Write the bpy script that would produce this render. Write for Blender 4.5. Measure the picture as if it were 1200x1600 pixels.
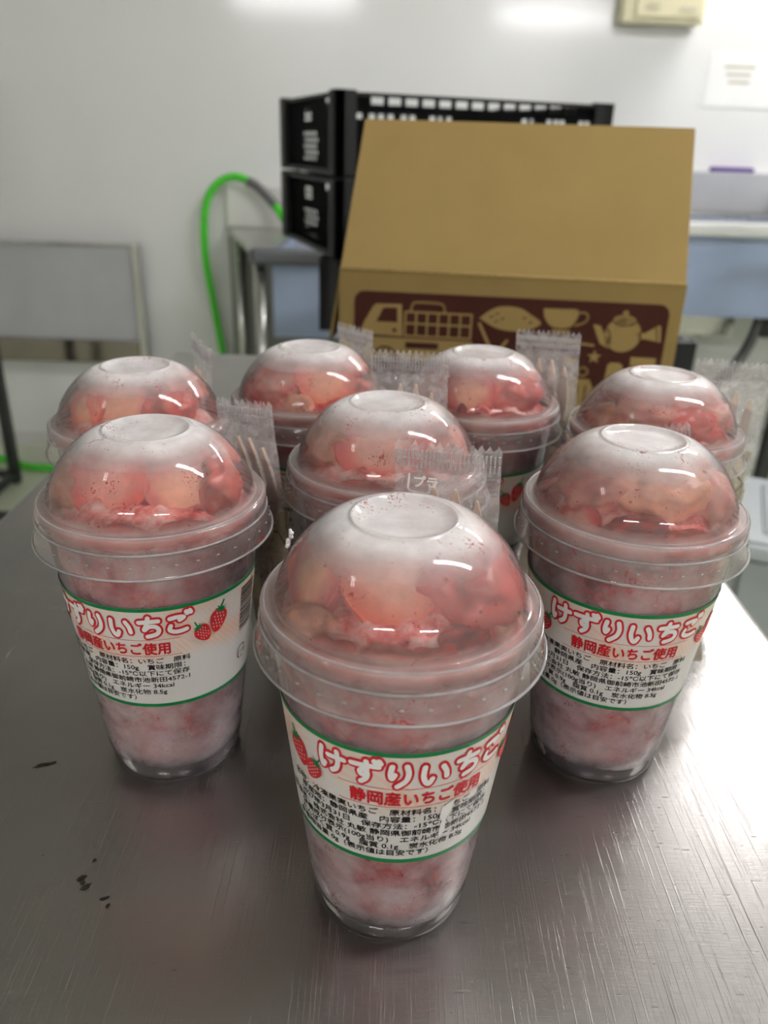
import bpy, bmesh, math, random
from mathutils import Vector, Matrix, noise

for o in list(bpy.data.objects):
    bpy.data.objects.remove(o)
SC = bpy.context.scene
C = SC.collection
PI = math.pi
rnd = random.Random(7)

# ------------------------------------------------------------------ camera
cam_d = bpy.data.cameras.new('camera')
cam = bpy.data.objects.new('camera', cam_d)
C.objects.link(cam)
SC.camera = cam
cam_d.sensor_fit = 'VERTICAL'
cam_d.sensor_height = 36.0
cam_d.lens = 1244.29 / 1600 * 36.0
cam_d.clip_start = 0.01
PITCH, ROLL, EYE = math.radians(24.71), math.radians(1.857), 0.2718
fw = Vector((0, math.cos(PITCH), -math.sin(PITCH)))
rt = Vector((1, 0, 0))
up = rt.cross(fw)
r2 = rt * math.cos(ROLL) + up * math.sin(ROLL)
u2 = up * math.cos(ROLL) - rt * math.sin(ROLL)
cam.matrix_world = Matrix(((r2.x, u2.x, -fw.x, 0), (r2.y, u2.y, -fw.y, 0), (r2.z, u2.z, -fw.z, EYE), (0, 0, 0, 1)))
cam_d.dof.use_dof = True
cam_d.dof.focus_distance = 0.30
cam_d.dof.aperture_fstop = 10.0

# ------------------------------------------------------------------ world, lamps, exposure
W = bpy.data.worlds.new('world')
SC.world = W
W.use_nodes = True
W.node_tree.nodes['Background'].inputs[0].default_value = (0.9, 0.95, 1.0, 1)
W.node_tree.nodes['Background'].inputs[1].default_value = 0.12
SC.view_settings.view_transform = 'Standard'
SC.view_settings.look = 'None'
SC.view_settings.exposure = 0.14
SC.view_settings.gamma = 1.0
SC.view_settings.use_curve_mapping = False
SC.cycles.use_denoising = True
SC.cycles.max_bounces = 9
SC.cycles.adaptive_threshold = 0.02
SC.cycles.transparent_max_bounces = 32
SC.cycles.caustics_reflective = False
SC.cycles.caustics_refractive = False
SC.cycles.sample_clamp_indirect = 6.0
# ceiling lamps: (centre x, y, half length, direction angle, tube strength, height)
LAMPS = [
    (1.15, 0.42, 0.60, 12, 112.0, 1.66, 'beside the table'),
    (-1.30, -0.30, 0.20, 60, 16.0, 1.66, 'left of the table'),
    (1.65, 2.70, 0.62, 0, 130.0, 1.66, 'by the back wall above the sinks'),
    (-1.05, -3.4, 0.62, 2, 105.0, 1.57, 'far behind the camera on the left'),
    (1.60, -3.4, 0.62, -2, 105.0, 1.50, 'far behind the camera on the right'),
]

# ------------------------------------------------------------------ helpers
def tag(o, label=None, cat=None, group=None, kind=None):
    if label: o['label'] = label
    if cat: o['category'] = cat
    if group: o['group'] = group
    if kind: o['kind'] = kind
    return o

def empty(name, loc=(0, 0, 0), rz=0.0):
    o = bpy.data.objects.new(name, None)
    o.empty_display_size = 0.02
    C.objects.link(o)
    o.location = loc
    o.rotation_euler = (0, 0, rz)
    return o

def link(name, me, mat=None, parent=None, smooth=None):
    o = bpy.data.objects.new(name, me)
    C.objects.link(o)
    if mat is not None and not me.materials:
        me.materials.append(mat)
    if parent is not None:
        o.parent = parent
    if smooth is not None:
        for p in me.polygons:
            p.use_smooth = smooth
    return o

def obj(name, bm, mat, parent=None, smooth=False):
    me = bpy.data.meshes.new(name)
    bmesh.ops.recalc_face_normals(bm, faces=bm.faces)
    bm.to_mesh(me)
    bm.free()
    return link(name, me, mat, parent, smooth)

def box(bm, x0, x1, y0, y1, z0, z1, bev=0.0):
    b = bmesh.new()
    vs = [b.verts.new((x, y, z)) for x in (x0, x1) for y in (y0, y1) for z in (z0, z1)]
    for f in ((0, 1, 3, 2), (4, 6, 7, 5), (0, 4, 5, 1), (2, 3, 7, 6), (0, 2, 6, 4), (1, 5, 7, 3)):
        b.faces.new([vs[i] for i in f])
    if bev > 0:
        bmesh.ops.bevel(b, geom=b.edges[:], offset=bev, segments=2, affect='EDGES', profile=0.6)
    merge(bm, b)
    return bm

def merge(bm, b, mtx=None):
    if mtx is not None:
        b.transform(mtx)
    mp = {v: bm.verts.new(v.co) for v in b.verts}
    for f in b.faces:
        try:
            bm.faces.new([mp[v] for v in f.verts])
        except ValueError:
            pass
    b.free()

def B(*a, bev=0.0):
    return box(bmesh.new(), *a, bev=bev)

def catmull(pts, n=8):
    pts = [Vector(p) for p in pts]
    out = []
    for i in range(len(pts) - 1):
        p0 = pts[max(i - 1, 0)]; p1 = pts[i]; p2 = pts[i + 1]; p3 = pts[min(i + 2, len(pts) - 1)]
        for k in range(n):
            t = k / n
            out.append(0.5 * ((2 * p1) + (p2 - p0) * t + (2 * p0 - 5 * p1 + 4 * p2 - p3) * t * t + (3 * p1 - p0 - 3 * p2 + p3) * t ** 3))
    out.append(pts[-1])
    return out

def tube(bm, pts, r, seg=10, cap=True):
    rings = []
    n = len(pts)
    prev = None
    for i, p in enumerate(pts):
        p = Vector(p)
        d = (Vector(pts[min(i + 1, n - 1)]) - Vector(pts[max(i - 1, 0)])).normalized()
        if prev is None:
            a = Vector((0, 0, 1)) if abs(d.z) < 0.9 else Vector((1, 0, 0))
            x = d.cross(a).normalized()
        else:
            x = (prev - d * prev.dot(d)).normalized()
        prev = x
        y = d.cross(x)
        rr = r[i] if isinstance(r, (list, tuple)) else r
        rings.append([bm.verts.new(p + (x * math.cos(2 * PI * k / seg) + y * math.sin(2 * PI * k / seg)) * rr) for k in range(seg)])
    for a, b in zip(rings, rings[1:]):
        for k in range(seg):
            bm.faces.new((a[k], a[(k + 1) % seg], b[(k + 1) % seg], b[k]))
    if cap:
        bm.faces.new(rings[0][::-1])
        bm.faces.new(rings[-1])
    return bm

def lathe(bm, prof, seg=72, wob=None):
    rings = []
    for (r, z) in prof:
        if r < 1e-6:
            rings.append([bm.verts.new((0, 0, z))])
        else:
            rings.append([bm.verts.new((r * math.sin(2 * PI * k / seg), -r * math.cos(2 * PI * k / seg), z)) for k in range(seg)])
    for a, b in zip(rings, rings[1:]):
        for k in range(seg):
            k2 = (k + 1) % seg
            if len(a) == 1 and len(b) == 1: continue
            if len(a) == 1: bm.faces.new((a[0], b[k2], b[k]))
            elif len(b) == 1: bm.faces.new((a[k], a[k2], b[0]))
            else: bm.faces.new((a[k], a[k2], b[k2], b[k]))
    return bm

def torus(R, r, z, seg=72, ts=6):
    bm = bmesh.new()
    rg = []
    for k in range(seg):
        a = 2 * PI * k / seg
        rg.append([bm.verts.new(((R + r * math.cos(t)) * math.sin(a), -(R + r * math.cos(t)) * math.cos(a), z + r * math.sin(t))) for t in [2 * PI * j / ts for j in range(ts)]])
    for k in range(seg):
        a, b = rg[k], rg[(k + 1) % seg]
        for j in range(ts):
            bm.faces.new((a[j], b[j], b[(j + 1) % ts], a[(j + 1) % ts]))
    return bm

# ------------------------------------------------------------------ materials
def lin(c):
    return tuple(((x / 255) / 12.92 if x / 255 <= 0.04045 else ((x / 255 + 0.055) / 1.055) ** 2.4) for x in c) + (1,)

def newmat(name):
    m = bpy.data.materials.new(name)
    m.use_nodes = True
    nt = m.node_tree
    return m, nt, nt.nodes['Principled BSDF'], nt.nodes['Material Output']

def N(nt, typ, **kw):
    n = nt.nodes.new(typ)
    for k, v in kw.items():
        if k in n.inputs.keys() if isinstance(k, str) else False:
            n.inputs[k].default_value = v
        else:
            setattr(n, k, v)
    return n

def ramp(nt, src, stops):
    r = nt.nodes.new('ShaderNodeValToRGB')
    el = r.color_ramp.elements
    while len(el) < len(stops): el.new(0.5)
    for e, (p, c) in zip(el, stops):
        e.position = p
        e.color = c if len(c) == 4 else tuple(c) + (1,)
    nt.links.new(src, r.inputs[0])
    return r

def noise_tex(nt, scale, detail=3, coord='Object', rough=0.55, stretch=None):
    tc = nt.nodes.new('ShaderNodeTexCoord')
    n = nt.nodes.new('ShaderNodeTexNoise')
    n.inputs['Scale'].default_value = scale
    n.inputs['Detail'].default_value = detail
    n.inputs['Roughness'].default_value = rough
    src = tc.outputs[coord]
    if stretch:
        mp = nt.nodes.new('ShaderNodeMapping')
        mp.inputs['Scale'].default_value = stretch[:3]
        if len(stretch) > 3: mp.inputs['Rotation'].default_value = (0, 0, stretch[3])
        nt.links.new(src, mp.inputs['Vector'])
        src = mp.outputs[0]
    nt.links.new(src, n.inputs['Vector'])
    return n

def plain(name, col, rough=0.5, metal=0.0, spec=0.5, var=0.06, scale=8.0, bump=0.0, bscale=200.0, emit=None):
    m, nt, p, out = newmat(name)
    c = lin(col)
    n = noise_tex(nt, scale)
    lo = tuple(x * (1 - var) for x in c[:3]); hi = tuple(min(1, x * (1 + var)) for x in c[:3])
    r = ramp(nt, n.outputs['Fac'], [(0.3, lo), (0.7, hi)])
    nt.links.new(r.outputs[0], p.inputs['Base Color'])
    p.inputs['Roughness'].default_value = rough
    p.inputs['Metallic'].default_value = metal
    p.inputs['Specular IOR Level'].default_value = spec
    if bump:
        n2 = noise_tex(nt, bscale)
        b = nt.nodes.new('ShaderNodeBump')
        b.inputs['Strength'].default_value = bump
        b.inputs['Distance'].default_value = 0.002
        nt.links.new(n2.outputs['Fac'], b.inputs['Height'])
        nt.links.new(b.outputs[0], p.inputs['Normal'])
    if emit:
        p.inputs['Emission Color'].default_value = (1.0, 0.985, 0.995, 1)
        p.inputs['Emission Strength'].default_value = emit
    return m

def steel(name, col, rough, stretch, scratch=True):
    m, nt, p, out = newmat(name)
    p.inputs['Metallic'].default_value = 1.0
    c = lin(col)
    big = noise_tex(nt, 5.0, 4)
    r = ramp(nt, big.outputs['Fac'], [(0.3, tuple(x * 0.86 for x in c[:3])), (0.7, tuple(min(1, x * 1.12) for x in c[:3]))])
    nt.links.new(r.outputs[0], p.inputs['Base Color'])
    br = noise_tex(nt, 60.0, 4, stretch=stretch)
    rr = nt.nodes.new('ShaderNodeMapRange')
    rr.inputs['To Min'].default_value = rough - 0.07
    rr.inputs['To Max'].default_value = rough + 0.09
    nt.links.new(br.outputs['Fac'], rr.inputs['Value'])
    nt.links.new(rr.outputs[0], p.inputs['Roughness'])
    b = nt.nodes.new('ShaderNodeBump')
    b.inputs['Strength'].default_value = 0.10
    b.inputs['Distance'].default_value = 0.0006
    nt.links.new(br.outputs['Fac'], b.inputs['Height'])
    last = b
    if scratch:
        for k, (ang, sc_, th) in enumerate(((0.5, 9, 0.665), (-0.75, 12, 0.67), (1.35, 8, 0.67), (2.2, 15, 0.67), (0.95, 20, 0.67))):
            s = noise_tex(nt, 1.0, 2, stretch=(sc_ * 90, sc_ * 1.1, 1, ang))
            rs = ramp(nt, s.outputs['Fac'], [(th - 0.02, (0, 0, 0)), (th + 0.02, (1, 1, 1))])
            b2 = nt.nodes.new('ShaderNodeBump')
            b2.inputs['Strength'].default_value = 0.27
            b2.inputs['Distance'].default_value = 0.0006
            nt.links.new(rs.outputs[0], b2.inputs['Height'])
            nt.links.new(last.outputs[0], b2.inputs['Normal'])
            last = b2
    nt.links.new(last.outputs[0], p.inputs['Normal'])
    return m

def clear_plastic(name, frost, ztint=None, tint=(0.93, 0.87, 0.87), zr=None, contrast=0.5, nscale=90.0, specks=0.0, rough=0.06, bump=0.0, trans=(0.97, 0.95, 0.95), hold=0.5):
    """thin clear plastic sheet carrying frost: see-through sheet, scattering frost grains, glossy skin"""
    m, nt, p, out = newmat(name)
    nt.nodes.remove(p)
    L = nt.links
    tr = nt.nodes.new('ShaderNodeBsdfTransparent'); tr.inputs[0].default_value = trans + (1,)
    df = nt.nodes.new('ShaderNodeBsdfDiffuse')
    tl = nt.nodes.new('ShaderNodeBsdfTranslucent')
    df.inputs[0].default_value = tint + (1,); tl.inputs[0].default_value = tint + (1,)
    fr = nt.nodes.new('ShaderNodeMixShader'); fr.inputs[0].default_value = hold
    L.new(df.outputs[0], fr.inputs[1]); L.new(tl.outputs[0], fr.inputs[2])
    n = noise_tex(nt, nscale, 5, rough=0.62)
    mr = nt.nodes.new('ShaderNodeMapRange')
    mr.inputs['From Min'].default_value = 0.3; mr.inputs['From Max'].default_value = 0.7
    mr.inputs['To Min'].default_value = 1 - contrast; mr.inputs['To Max'].default_value = 1 + contrast
    L.new(n.outputs['Fac'], mr.inputs['Value'])
    mul = nt.nodes.new('ShaderNodeMath'); mul.operation = 'MULTIPLY'; mul.use_clamp = True
    L.new(mr.outputs[0], mul.inputs[0])
    if zr:
        tc = nt.nodes.new('ShaderNodeTexCoord')
        sp = nt.nodes.new('ShaderNodeSeparateXYZ')
        L.new(tc.outputs['Object'], sp.inputs[0])
        last = None
        mz = nt.nodes.new('ShaderNodeFloatCurve')
        cv = mz.mapping.curves[0]
        z0, z1 = zr[0][0], zr[-1][0]
        while len(cv.points) < len(zr): cv.points.new(0.5, 0.5)
        for pt, (z, f) in zip(cv.points, zr):
            pt.location = ((z - z0) / (z1 - z0), f)
            pt.handle_type = 'VECTOR'
        mz.mapping.update()
        mm = nt.nodes.new('ShaderNodeMapRange')
        mm.inputs['From Min'].default_value = z0; mm.inputs['From Max'].default_value = z1
        L.new(sp.outputs['Z'], mm.inputs['Value'])
        L.new(mm.outputs[0], mz.inputs['Value'])
        L.new(mz.outputs[0], mul.inputs[1])
    else:
        mul.inputs[1].default_value = frost
    mix = nt.nodes.new('ShaderNodeMixShader')
    L.new(mul.outputs[0], mix.inputs[0]); L.new(tr.outputs[0], mix.inputs[1]); L.new(fr.outputs[0], mix.inputs[2])
    if ztint:
        tz = nt.nodes.new('ShaderNodeTexCoord'); sz = nt.nodes.new('ShaderNodeSeparateXYZ')
        L.new(tz.outputs['Object'], sz.inputs[0])
        mzt = nt.nodes.new('ShaderNodeMapRange')
        mzt.inputs['From Min'].default_value = ztint[0]; mzt.inputs['From Max'].default_value = ztint[1]
        L.new(sz.outputs['Z'], mzt.inputs['Value'])
        mc = nt.nodes.new('ShaderNodeMix'); mc.data_type = 'RGBA'
        L.new(mzt.outputs[0], mc.inputs[0])
        mc.inputs[6].default_value = ztint[2] + (1,); mc.inputs[7].default_value = tint + (1,)
        L.new(mc.outputs[2], df.inputs[0]); L.new(mc.outputs[2], tl.inputs[0])
    cur = mix
    if specks > 0:
        s = noise_tex(nt, 900.0, 3, rough=0.7)
        s2 = noise_tex(nt, 70.0, 3)
        ms = nt.nodes.new('ShaderNodeMath'); ms.operation = 'MULTIPLY'
        L.new(s.outputs['Fac'], ms.inputs[0]); L.new(s2.outputs['Fac'], ms.inputs[1])
        rs = ramp(nt, ms.outputs[0], [(0.385 - specks, (0, 0, 0)), (0.41 - specks, (0.75, 0.75, 0.75))])
        rd = nt.nodes.new('ShaderNodeBsdfDiffuse'); rd.inputs[0].default_value = lin((150, 40, 45))
        m2 = nt.nodes.new('ShaderNodeMixShader')
        L.new(rs.outputs[0], m2.inputs[0]); L.new(cur.outputs[0], m2.inputs[1]); L.new(rd.outputs[0], m2.inputs[2])
        cur = m2
    gl = nt.nodes.new('ShaderNodeBsdfGlossy'); gl.inputs['Roughness'].default_value = rough
    fz = nt.nodes.new('ShaderNodeFresnel'); fz.inputs['IOR'].default_value = 1.45
    if bump:
        bn = nt.nodes.new('ShaderNodeBump'); bn.inputs['Strength'].default_value = bump; bn.inputs['Distance'].default_value = 0.0008
        n3 = noise_tex(nt, 500.0, 3)
        L.new(n3.outputs['Fac'], bn.inputs['Height']); L.new(bn.outputs[0], gl.inputs['Normal'])
    m3 = nt.nodes.new('ShaderNodeMixShader')
    L.new(fz.outputs[0], m3.inputs[0]); L.new(cur.outputs[0], m3.inputs[1]); L.new(gl.outputs[0], m3.inputs[2])
    L.new(m3.outputs[0], out.inputs[0])
    return m

def attr_mat(name, rough=0.4, bump=0.25, bscale=350.0, sss=0.0, spec=0.5):
    m, nt, p, out = newmat(name)
    a = nt.nodes.new('ShaderNodeVertexColor'); a.layer_name = 'Col'
    n = noise_tex(nt, 180.0, 4)
    r = ramp(nt, n.outputs['Fac'], [(0.3, (0.80, 0.76, 0.76)), (0.75, (1.12, 1.12, 1.12))])
    mx = nt.nodes.new('ShaderNodeMix'); mx.data_type = 'RGBA'; mx.blend_type = 'MULTIPLY'; mx.inputs[0].default_value = 1.0
    nt.links.new(a.outputs[0], mx.inputs[6]); nt.links.new(r.outputs[0], mx.inputs[7])
    nt.links.new(mx.outputs[2], p.inputs['Base Color'])
    p.inputs['Roughness'].default_value = rough
    p.inputs['Specular IOR Level'].default_value = spec
    if sss:
        p.inputs['Subsurface Weight'].default_value = sss
        p.inputs['Subsurface Radius'].default_value = (0.006, 0.003, 0.002)
        p.inputs['Subsurface Scale'].default_value = 1.0
    n2 = noise_tex(nt, bscale, 3)
    b = nt.nodes.new('ShaderNodeBump'); b.inputs['Strength'].default_value = bump; b.inputs['Distance'].default_value = 0.001
    nt.links.new(n2.outputs['Fac'], b.inputs['Height']); nt.links.new(b.outputs[0], p.inputs['Normal'])
    return m

M = {}
M['wall'] = plain('wall_paint', (230, 230, 228), 0.11, var=0.02, scale=1.5, bump=0.03, bscale=12, spec=0.35)
M['side'] = plain('side_wall_paint', (208, 207, 204), 0.5, var=0.03, scale=2)
M['ceil'] = plain('ceiling_board', (184, 183, 180), 0.8, var=0.04, scale=3)
M['floor'] = plain('floor_coating', (206, 212, 186), 0.30, var=0.06, scale=4)
M['table'] = steel('brushed_steel_tabletop', (166, 162, 160), 0.30, (2.0, 26.0, 2.0, 0.35))
M['steel'] = steel('steel', (196, 196, 192), 0.25, (2, 30, 2), False)
M['steel_d'] = plain('dull_steel', (180, 181, 184), 0.45, 0.0, var=0.04)
M['mirror'] = steel('polished_steel', (150, 142, 135), 0.12, (1, 8, 1), False)
M['painted_shade'] = plain('painted_shade_grey_green', (120, 122, 114), 0.5, var=0.05)  # grey-green tone that paints the counter's shade on the wall
M['rim_dark'] = plain('dark_steel_edge', (92, 94, 98), 0.35, 0.4, var=0.05)
M['rim_painted_glint'] = plain('steel_edge_painted_glint', (222, 223, 220), 0.22, 0.15, var=0.02)  # whitened so the ceiling lights' highlight on the steel is in the colour
M['bowl'] = plain('film_covered_sink_bowl', (150, 164, 190), 0.4, 0.1, var=0.05)
M['black'] = plain('black_plastic', (18, 18, 20), 0.45, var=0.2, scale=30, spec=0.3)
M['blackm'] = plain('black_metal', (34, 36, 36), 0.4, var=0.15, scale=30)
M['card'] = plain('corrugated_card', (136, 114, 70), 0.85, var=0.05, scale=10, bump=0.05, bscale=140, spec=0.15)
M['card_in'] = plain('card_edge', (156, 132, 86), 0.9, var=0.12, scale=200, spec=0.1)
M['brown'] = plain('brown_ink', (58, 24, 14), 0.75, var=0.06, scale=30, spec=0.2)
M['tan'] = plain('unprinted_card', (142, 119, 74), 0.85, var=0.05, scale=20, spec=0.15)
M['hose'] = plain('green_rubber', (70, 200, 40), 0.4, var=0.05)
M['grey'] = plain('grey_rubber', (90, 90, 90), 0.5)
M['cream_box'] = plain('cream_plastic', (214, 206, 170), 0.45, var=0.03)
M['paper'] = plain('white_paper', (242, 242, 240), 0.15, var=0.02, spec=0.6)
M['ink'] = plain('black_ink', (22, 20, 22), 0.5, var=0.1, spec=0.25)
M['pale_ink'] = plain('faded_ink', (190, 184, 160), 0.5, var=0.1)
M['purple'] = plain('purple_cloth', (86, 56, 128), 0.8, var=0.15, scale=60, bump=0.3)
M['bin'] = plain('grey_translucent_plastic', (158, 164, 166), 0.32, var=0.05, scale=6)
M['orange'] = plain('orange_plastic', (226, 150, 20), 0.4)
M['white'] = plain('white_plastic', (222, 222, 216), 0.35, var=0.03)
M['lamp'] = plain('lamp_tube', (255, 255, 255), 0.4, emit=30.0)
M['green'] = plain('green_print', (14, 122, 66), 0.45, var=0.05, spec=0.35)
M['red'] = plain('red_print', (206, 34, 44), 0.45, var=0.05, spec=0.35)
M['berry'] = plain('berry_print', (208, 44, 48), 0.45, var=0.2, scale=500, spec=0.35)
M['white_ink'] = plain('white_print', (246, 242, 238), 0.45, var=0.02, spec=0.35)
M['fork'] = plain('cream_fork_plastic', (226, 208, 192), 0.4, var=0.03, scale=60)
M['sleeve'] = plain('cream_paper', (236, 224, 182), 0.6, var=0.05, scale=60)
M['stain'] = plain('dark_stain', (44, 38, 28), 0.7, var=0.3, scale=200)

M['cup'] = clear_plastic('frosted_cup_wall', 0.45, tint=(0.90, 0.83, 0.86), nscale=55.0, contrast=0.6, specks=0.012, rough=0.10,
                         zr=[(0.0, 0.05), (0.008, 0.10), (0.013, 0.50), (0.05, 0.46), (0.105, 0.34), (0.13, 0.25)])
M['lid'] = clear_plastic('frosted_lid', 0.3, tint=(0.97, 0.95, 0.95), nscale=34.0, contrast=0.30, hold=0.3, ztint=(0.146, 0.157, (0.96, 0.78, 0.75)), specks=0.012, rough=0.055,  # pink tint low on the dome paints in light scattered among the fruit
                         zr=[(0.116, 0.10), (0.128, 0.22), (0.135, 0.42), (0.139, 0.13), (0.148, 0.17), (0.154, 0.20), (0.1585, 0.42), (0.1618, 0.84), (0.166, 0.95)])
M['bead'] = clear_plastic('clear_rim_bead', 0.65, tint=(0.95, 0.92, 0.92), rough=0.05, contrast=0.2)
M['film'] = clear_plastic('crinkled_film', 0.23, tint=(0.92, 0.89, 0.88), nscale=160.0, contrast=0.6, rough=0.08, bump=0.25, trans=(0.985, 0.98, 0.98))
M['seal'] = clear_plastic('embossed_film', 0.30, tint=(0.92, 0.90, 0.90), nscale=200.0, contrast=0.6, rough=0.08, bump=0.4, trans=(0.97, 0.97, 0.97))
M['rib'] = clear_plastic('film_embossing', 0.45, tint=(0.93, 0.90, 0.90), rough=0.05, contrast=0.3)
M['drop'] = clear_plastic('water_drop', 0.06, tint=(0.97, 0.95, 0.95), rough=0.02, contrast=0.3)
M['piece'] = attr_mat('strawberry_flesh', 0.35, 0.15, 300.0)
M['frost_scale'] = plain('ice_frost', (236, 228, 228), 0.6, var=0.05, scale=300)

def fill_mat():
    m, nt, p, out = newmat('crushed_frozen_strawberry')
    a = noise_tex(nt, 62.0, 3, rough=0.5)
    b = noise_tex(nt, 210.0, 4, rough=0.65)
    ad = nt.nodes.new('ShaderNodeMath'); ad.operation = 'MULTIPLY_ADD'
    nt.links.new(b.outputs['Fac'], ad.inputs[0]); ad.inputs[1].default_value = 0.55
    nt.links.new(a.outputs['Fac'], ad.inputs[2])
    r = ramp(nt, ad.outputs[0], [(0.54, lin((120, 18, 20))), (0.64, lin((186, 46, 44))), (0.72, lin((212, 100, 94))), (0.83, lin((224, 158, 150))), (0.95, lin((234, 198, 190)))])
    tz = nt.nodes.new('ShaderNodeTexCoord'); sz = nt.nodes.new('ShaderNodeSeparateXYZ')
    nt.links.new(tz.outputs['Object'], sz.inputs[0])
    jr = ramp(nt, sz.outputs['Z'], [(0.0085, (1, 1, 1)), (0.017, (0, 0, 0))])
    jn = ramp(nt, a.outputs['Fac'], [(0.42, (0, 0, 0)), (0.52, (1, 1, 1))])
    jm = nt.nodes.new('ShaderNodeMath'); jm.operation = 'MULTIPLY'
    nt.links.new(jr.outputs[0], jm.inputs[0]); nt.links.new(jn.outputs[0], jm.inputs[1])
    jx = nt.nodes.new('ShaderNodeMix'); jx.data_type = 'RGBA'
    nt.links.new(jm.outputs[0], jx.inputs[0]); nt.links.new(r.outputs[0], jx.inputs[6]); jx.inputs[7].default_value = lin((110, 14, 16))
    nt.links.new(jx.outputs[2], p.inputs['Base Color'])
    p.inputs['Roughness'].default_value = 0.45
    bp = nt.nodes.new('ShaderNodeBump'); bp.inputs['Strength'].default_value = 0.5; bp.inputs['Distance'].default_value = 0.0015
    nt.links.new(b.outputs['Fac'], bp.inputs['Height']); nt.links.new(bp.outputs[0], p.inputs['Normal'])
    return m
M['fill'] = fill_mat()

def label_mat():
    m, nt, p, out = newmat('label_stock')
    tc = nt.nodes.new('ShaderNodeTexCoord')
    sp = nt.nodes.new('ShaderNodeSeparateXYZ')
    nt.links.new(tc.outputs['Object'], sp.inputs[0])
    r = ramp(nt, sp.outputs['Z'], [(0.070, (0, 0, 0)), (0.080, (1, 1, 1)), (0.097, (0.75, 0.75, 0.75))])
    n = noise_tex(nt, 55.0, 1)
    r2_ = ramp(nt, n.outputs['Fac'], [(0.38, (0.15, 0.15, 0.15)), (0.62, (0.95, 0.95, 0.95))])
    w = nt.nodes.new('ShaderNodeTexWave'); w.inputs['Scale'].default_value = 190.0; w.bands_direction = 'DIAGONAL'
    nt.links.new(tc.outputs['Object'], w.inputs['Vector'])
    rw = ramp(nt, w.outputs['Fac'], [(0.35, (0.55, 0.55, 0.55)), (0.65, (1, 1, 1))])
    m1 = nt.nodes.new('ShaderNodeMath'); m1.operation = 'MULTIPLY'
    m2 = nt.nodes.new('ShaderNodeMath'); m2.operation = 'MULTIPLY'
    nt.links.new(r.outputs[0], m1.inputs[0]); nt.links.new(r2_.outputs[0], m1.inputs[1])
    nt.links.new(m1.outputs[0], m2.inputs[0]); nt.links.new(rw.outputs[0], m2.inputs[1])
    mx = nt.nodes.new('ShaderNodeMix'); mx.data_type = 'RGBA'
    nt.links.new(m2.outputs[0], mx.inputs[0])
    mx.inputs[6].default_value = lin((226, 222, 216)); mx.inputs[7].default_value = lin((240, 190, 160))
    nt.links.new(mx.outputs[2], p.inputs['Base Color'])
    p.inputs['Roughness'].default_value = 0.32
    return m
M['label'] = label_mat()

# ------------------------------------------------------------------ room shell
FLOOR = -0.855
YB = 3.0
CEIL = 1.72
XL, XR, YF = -2.4, 2.9, -4.2
tag(obj('floor', B(XL, XR, YF, YB, FLOOR - 0.1, FLOOR), M['floor']), 'pale green coated kitchen floor', 'floor', kind='structure')
tag(obj('wall_back', B(XL, XR, YB, YB + 0.1, FLOOR - 0.1, CEIL + 0.1), M['wall']), 'glossy white back wall', 'wall', kind='structure')
tag(obj('wall_left', B(XL - 0.1, XL, YF, YB, FLOOR - 0.1, CEIL + 0.1), M['side']), 'off-white wall on the left', 'wall', kind='structure')
tag(obj('wall_right', B(XR, XR + 0.1, YF, YB, FLOOR - 0.1, CEIL + 0.1), M['side']), 'off-white wall on the right', 'wall', kind='structure')
tag(obj('wall_front', B(XL, XR, YF - 0.1, YF, FLOOR - 0.1, CEIL + 0.1), M['side']), 'off-white wall behind the camera', 'wall', kind='structure')
tag(obj('ceiling', B(XL, XR, YF, YB, CEIL, CEIL + 0.1), M['ceil']), 'grey ceiling boards', 'ceiling', kind='structure')
tag(obj('baseboard_back', B(XL, XR, YB - 0.012, YB, FLOOR, FLOOR + 0.05), M['side']), 'low skirting along the back wall', 'skirting', kind='structure')

for (lx, ly, hl, ang, st, lz, where) in LAMPS:
    t = empty('ceiling_light', (lx, ly, lz), math.radians(ang))
    tag(t, 'twin-tube fluorescent ceiling light ' + where, 'light', 'ceiling lights')
    obj('housing', B(-hl - 0.03, hl + 0.03, -0.07, 0.07, 0.025, 0.06, bev=0.004), M['white'], t)
    obj('stem', tube(bmesh.new(), [(0, 0, 0.055), (0, 0, CEIL - lz)], 0.012, 10), M['white'], t, True)
    lm = M['lamp'].copy()
    lm.node_tree.nodes['Principled BSDF'].inputs['Emission Strength'].default_value = st
    for s in (-1, 1):
        obj('tube', tube(bmesh.new(), [(-hl, s * 0.04, 0), (hl, s * 0.04, 0)], 0.014, 10), lm, t, True)
        for e in (-1, 1):
            obj('lamp_holder', B(e * (hl + 0.012) - 0.012, e * (hl + 0.012) + 0.012, s * 0.04 - 0.018, s * 0.04 + 0.018, -0.02, 0.03, bev=0.003), M['white'], t)

# ------------------------------------------------------------------ work table
TX0, TX1, TY0, TY1 = -0.298, 0.243, -0.18, 1.105
tb = empty('work_table', (0, 0, FLOOR))
tag(tb, 'scratched stainless steel work table carrying the strawberry cups', 'table')
def dz(z): return z - FLOOR
bm = B(TX0, TX1, TY0, TY1, dz(-0.0015), dz(0.0))
bm.free()
bm = bmesh.new()
box(bm, TX0, TX1, TY0, TY1, dz(-0.036), dz(0.0), bev=0.004)
obj('tabletop', bm, M['table'], tb, False)
for (x, y) in ((TX0 + 0.04, TY0 + 0.05), (TX1 - 0.04, TY0 + 0.05), (TX0 + 0.04, TY1 - 0.05), (TX1 - 0.04, TY1 - 0.05)):
    lg = obj('leg', tube(bmesh.new(), [(x, y, 0.03), (x, y, dz(-0.036))], 0.016, 16), M['steel'], tb, True)
    obj('foot', tube(bmesh.new(), [(x, y, 0.0), (x, y, 0.035)], [0.022, 0.018], 16), M['blackm'], lg, True)
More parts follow.
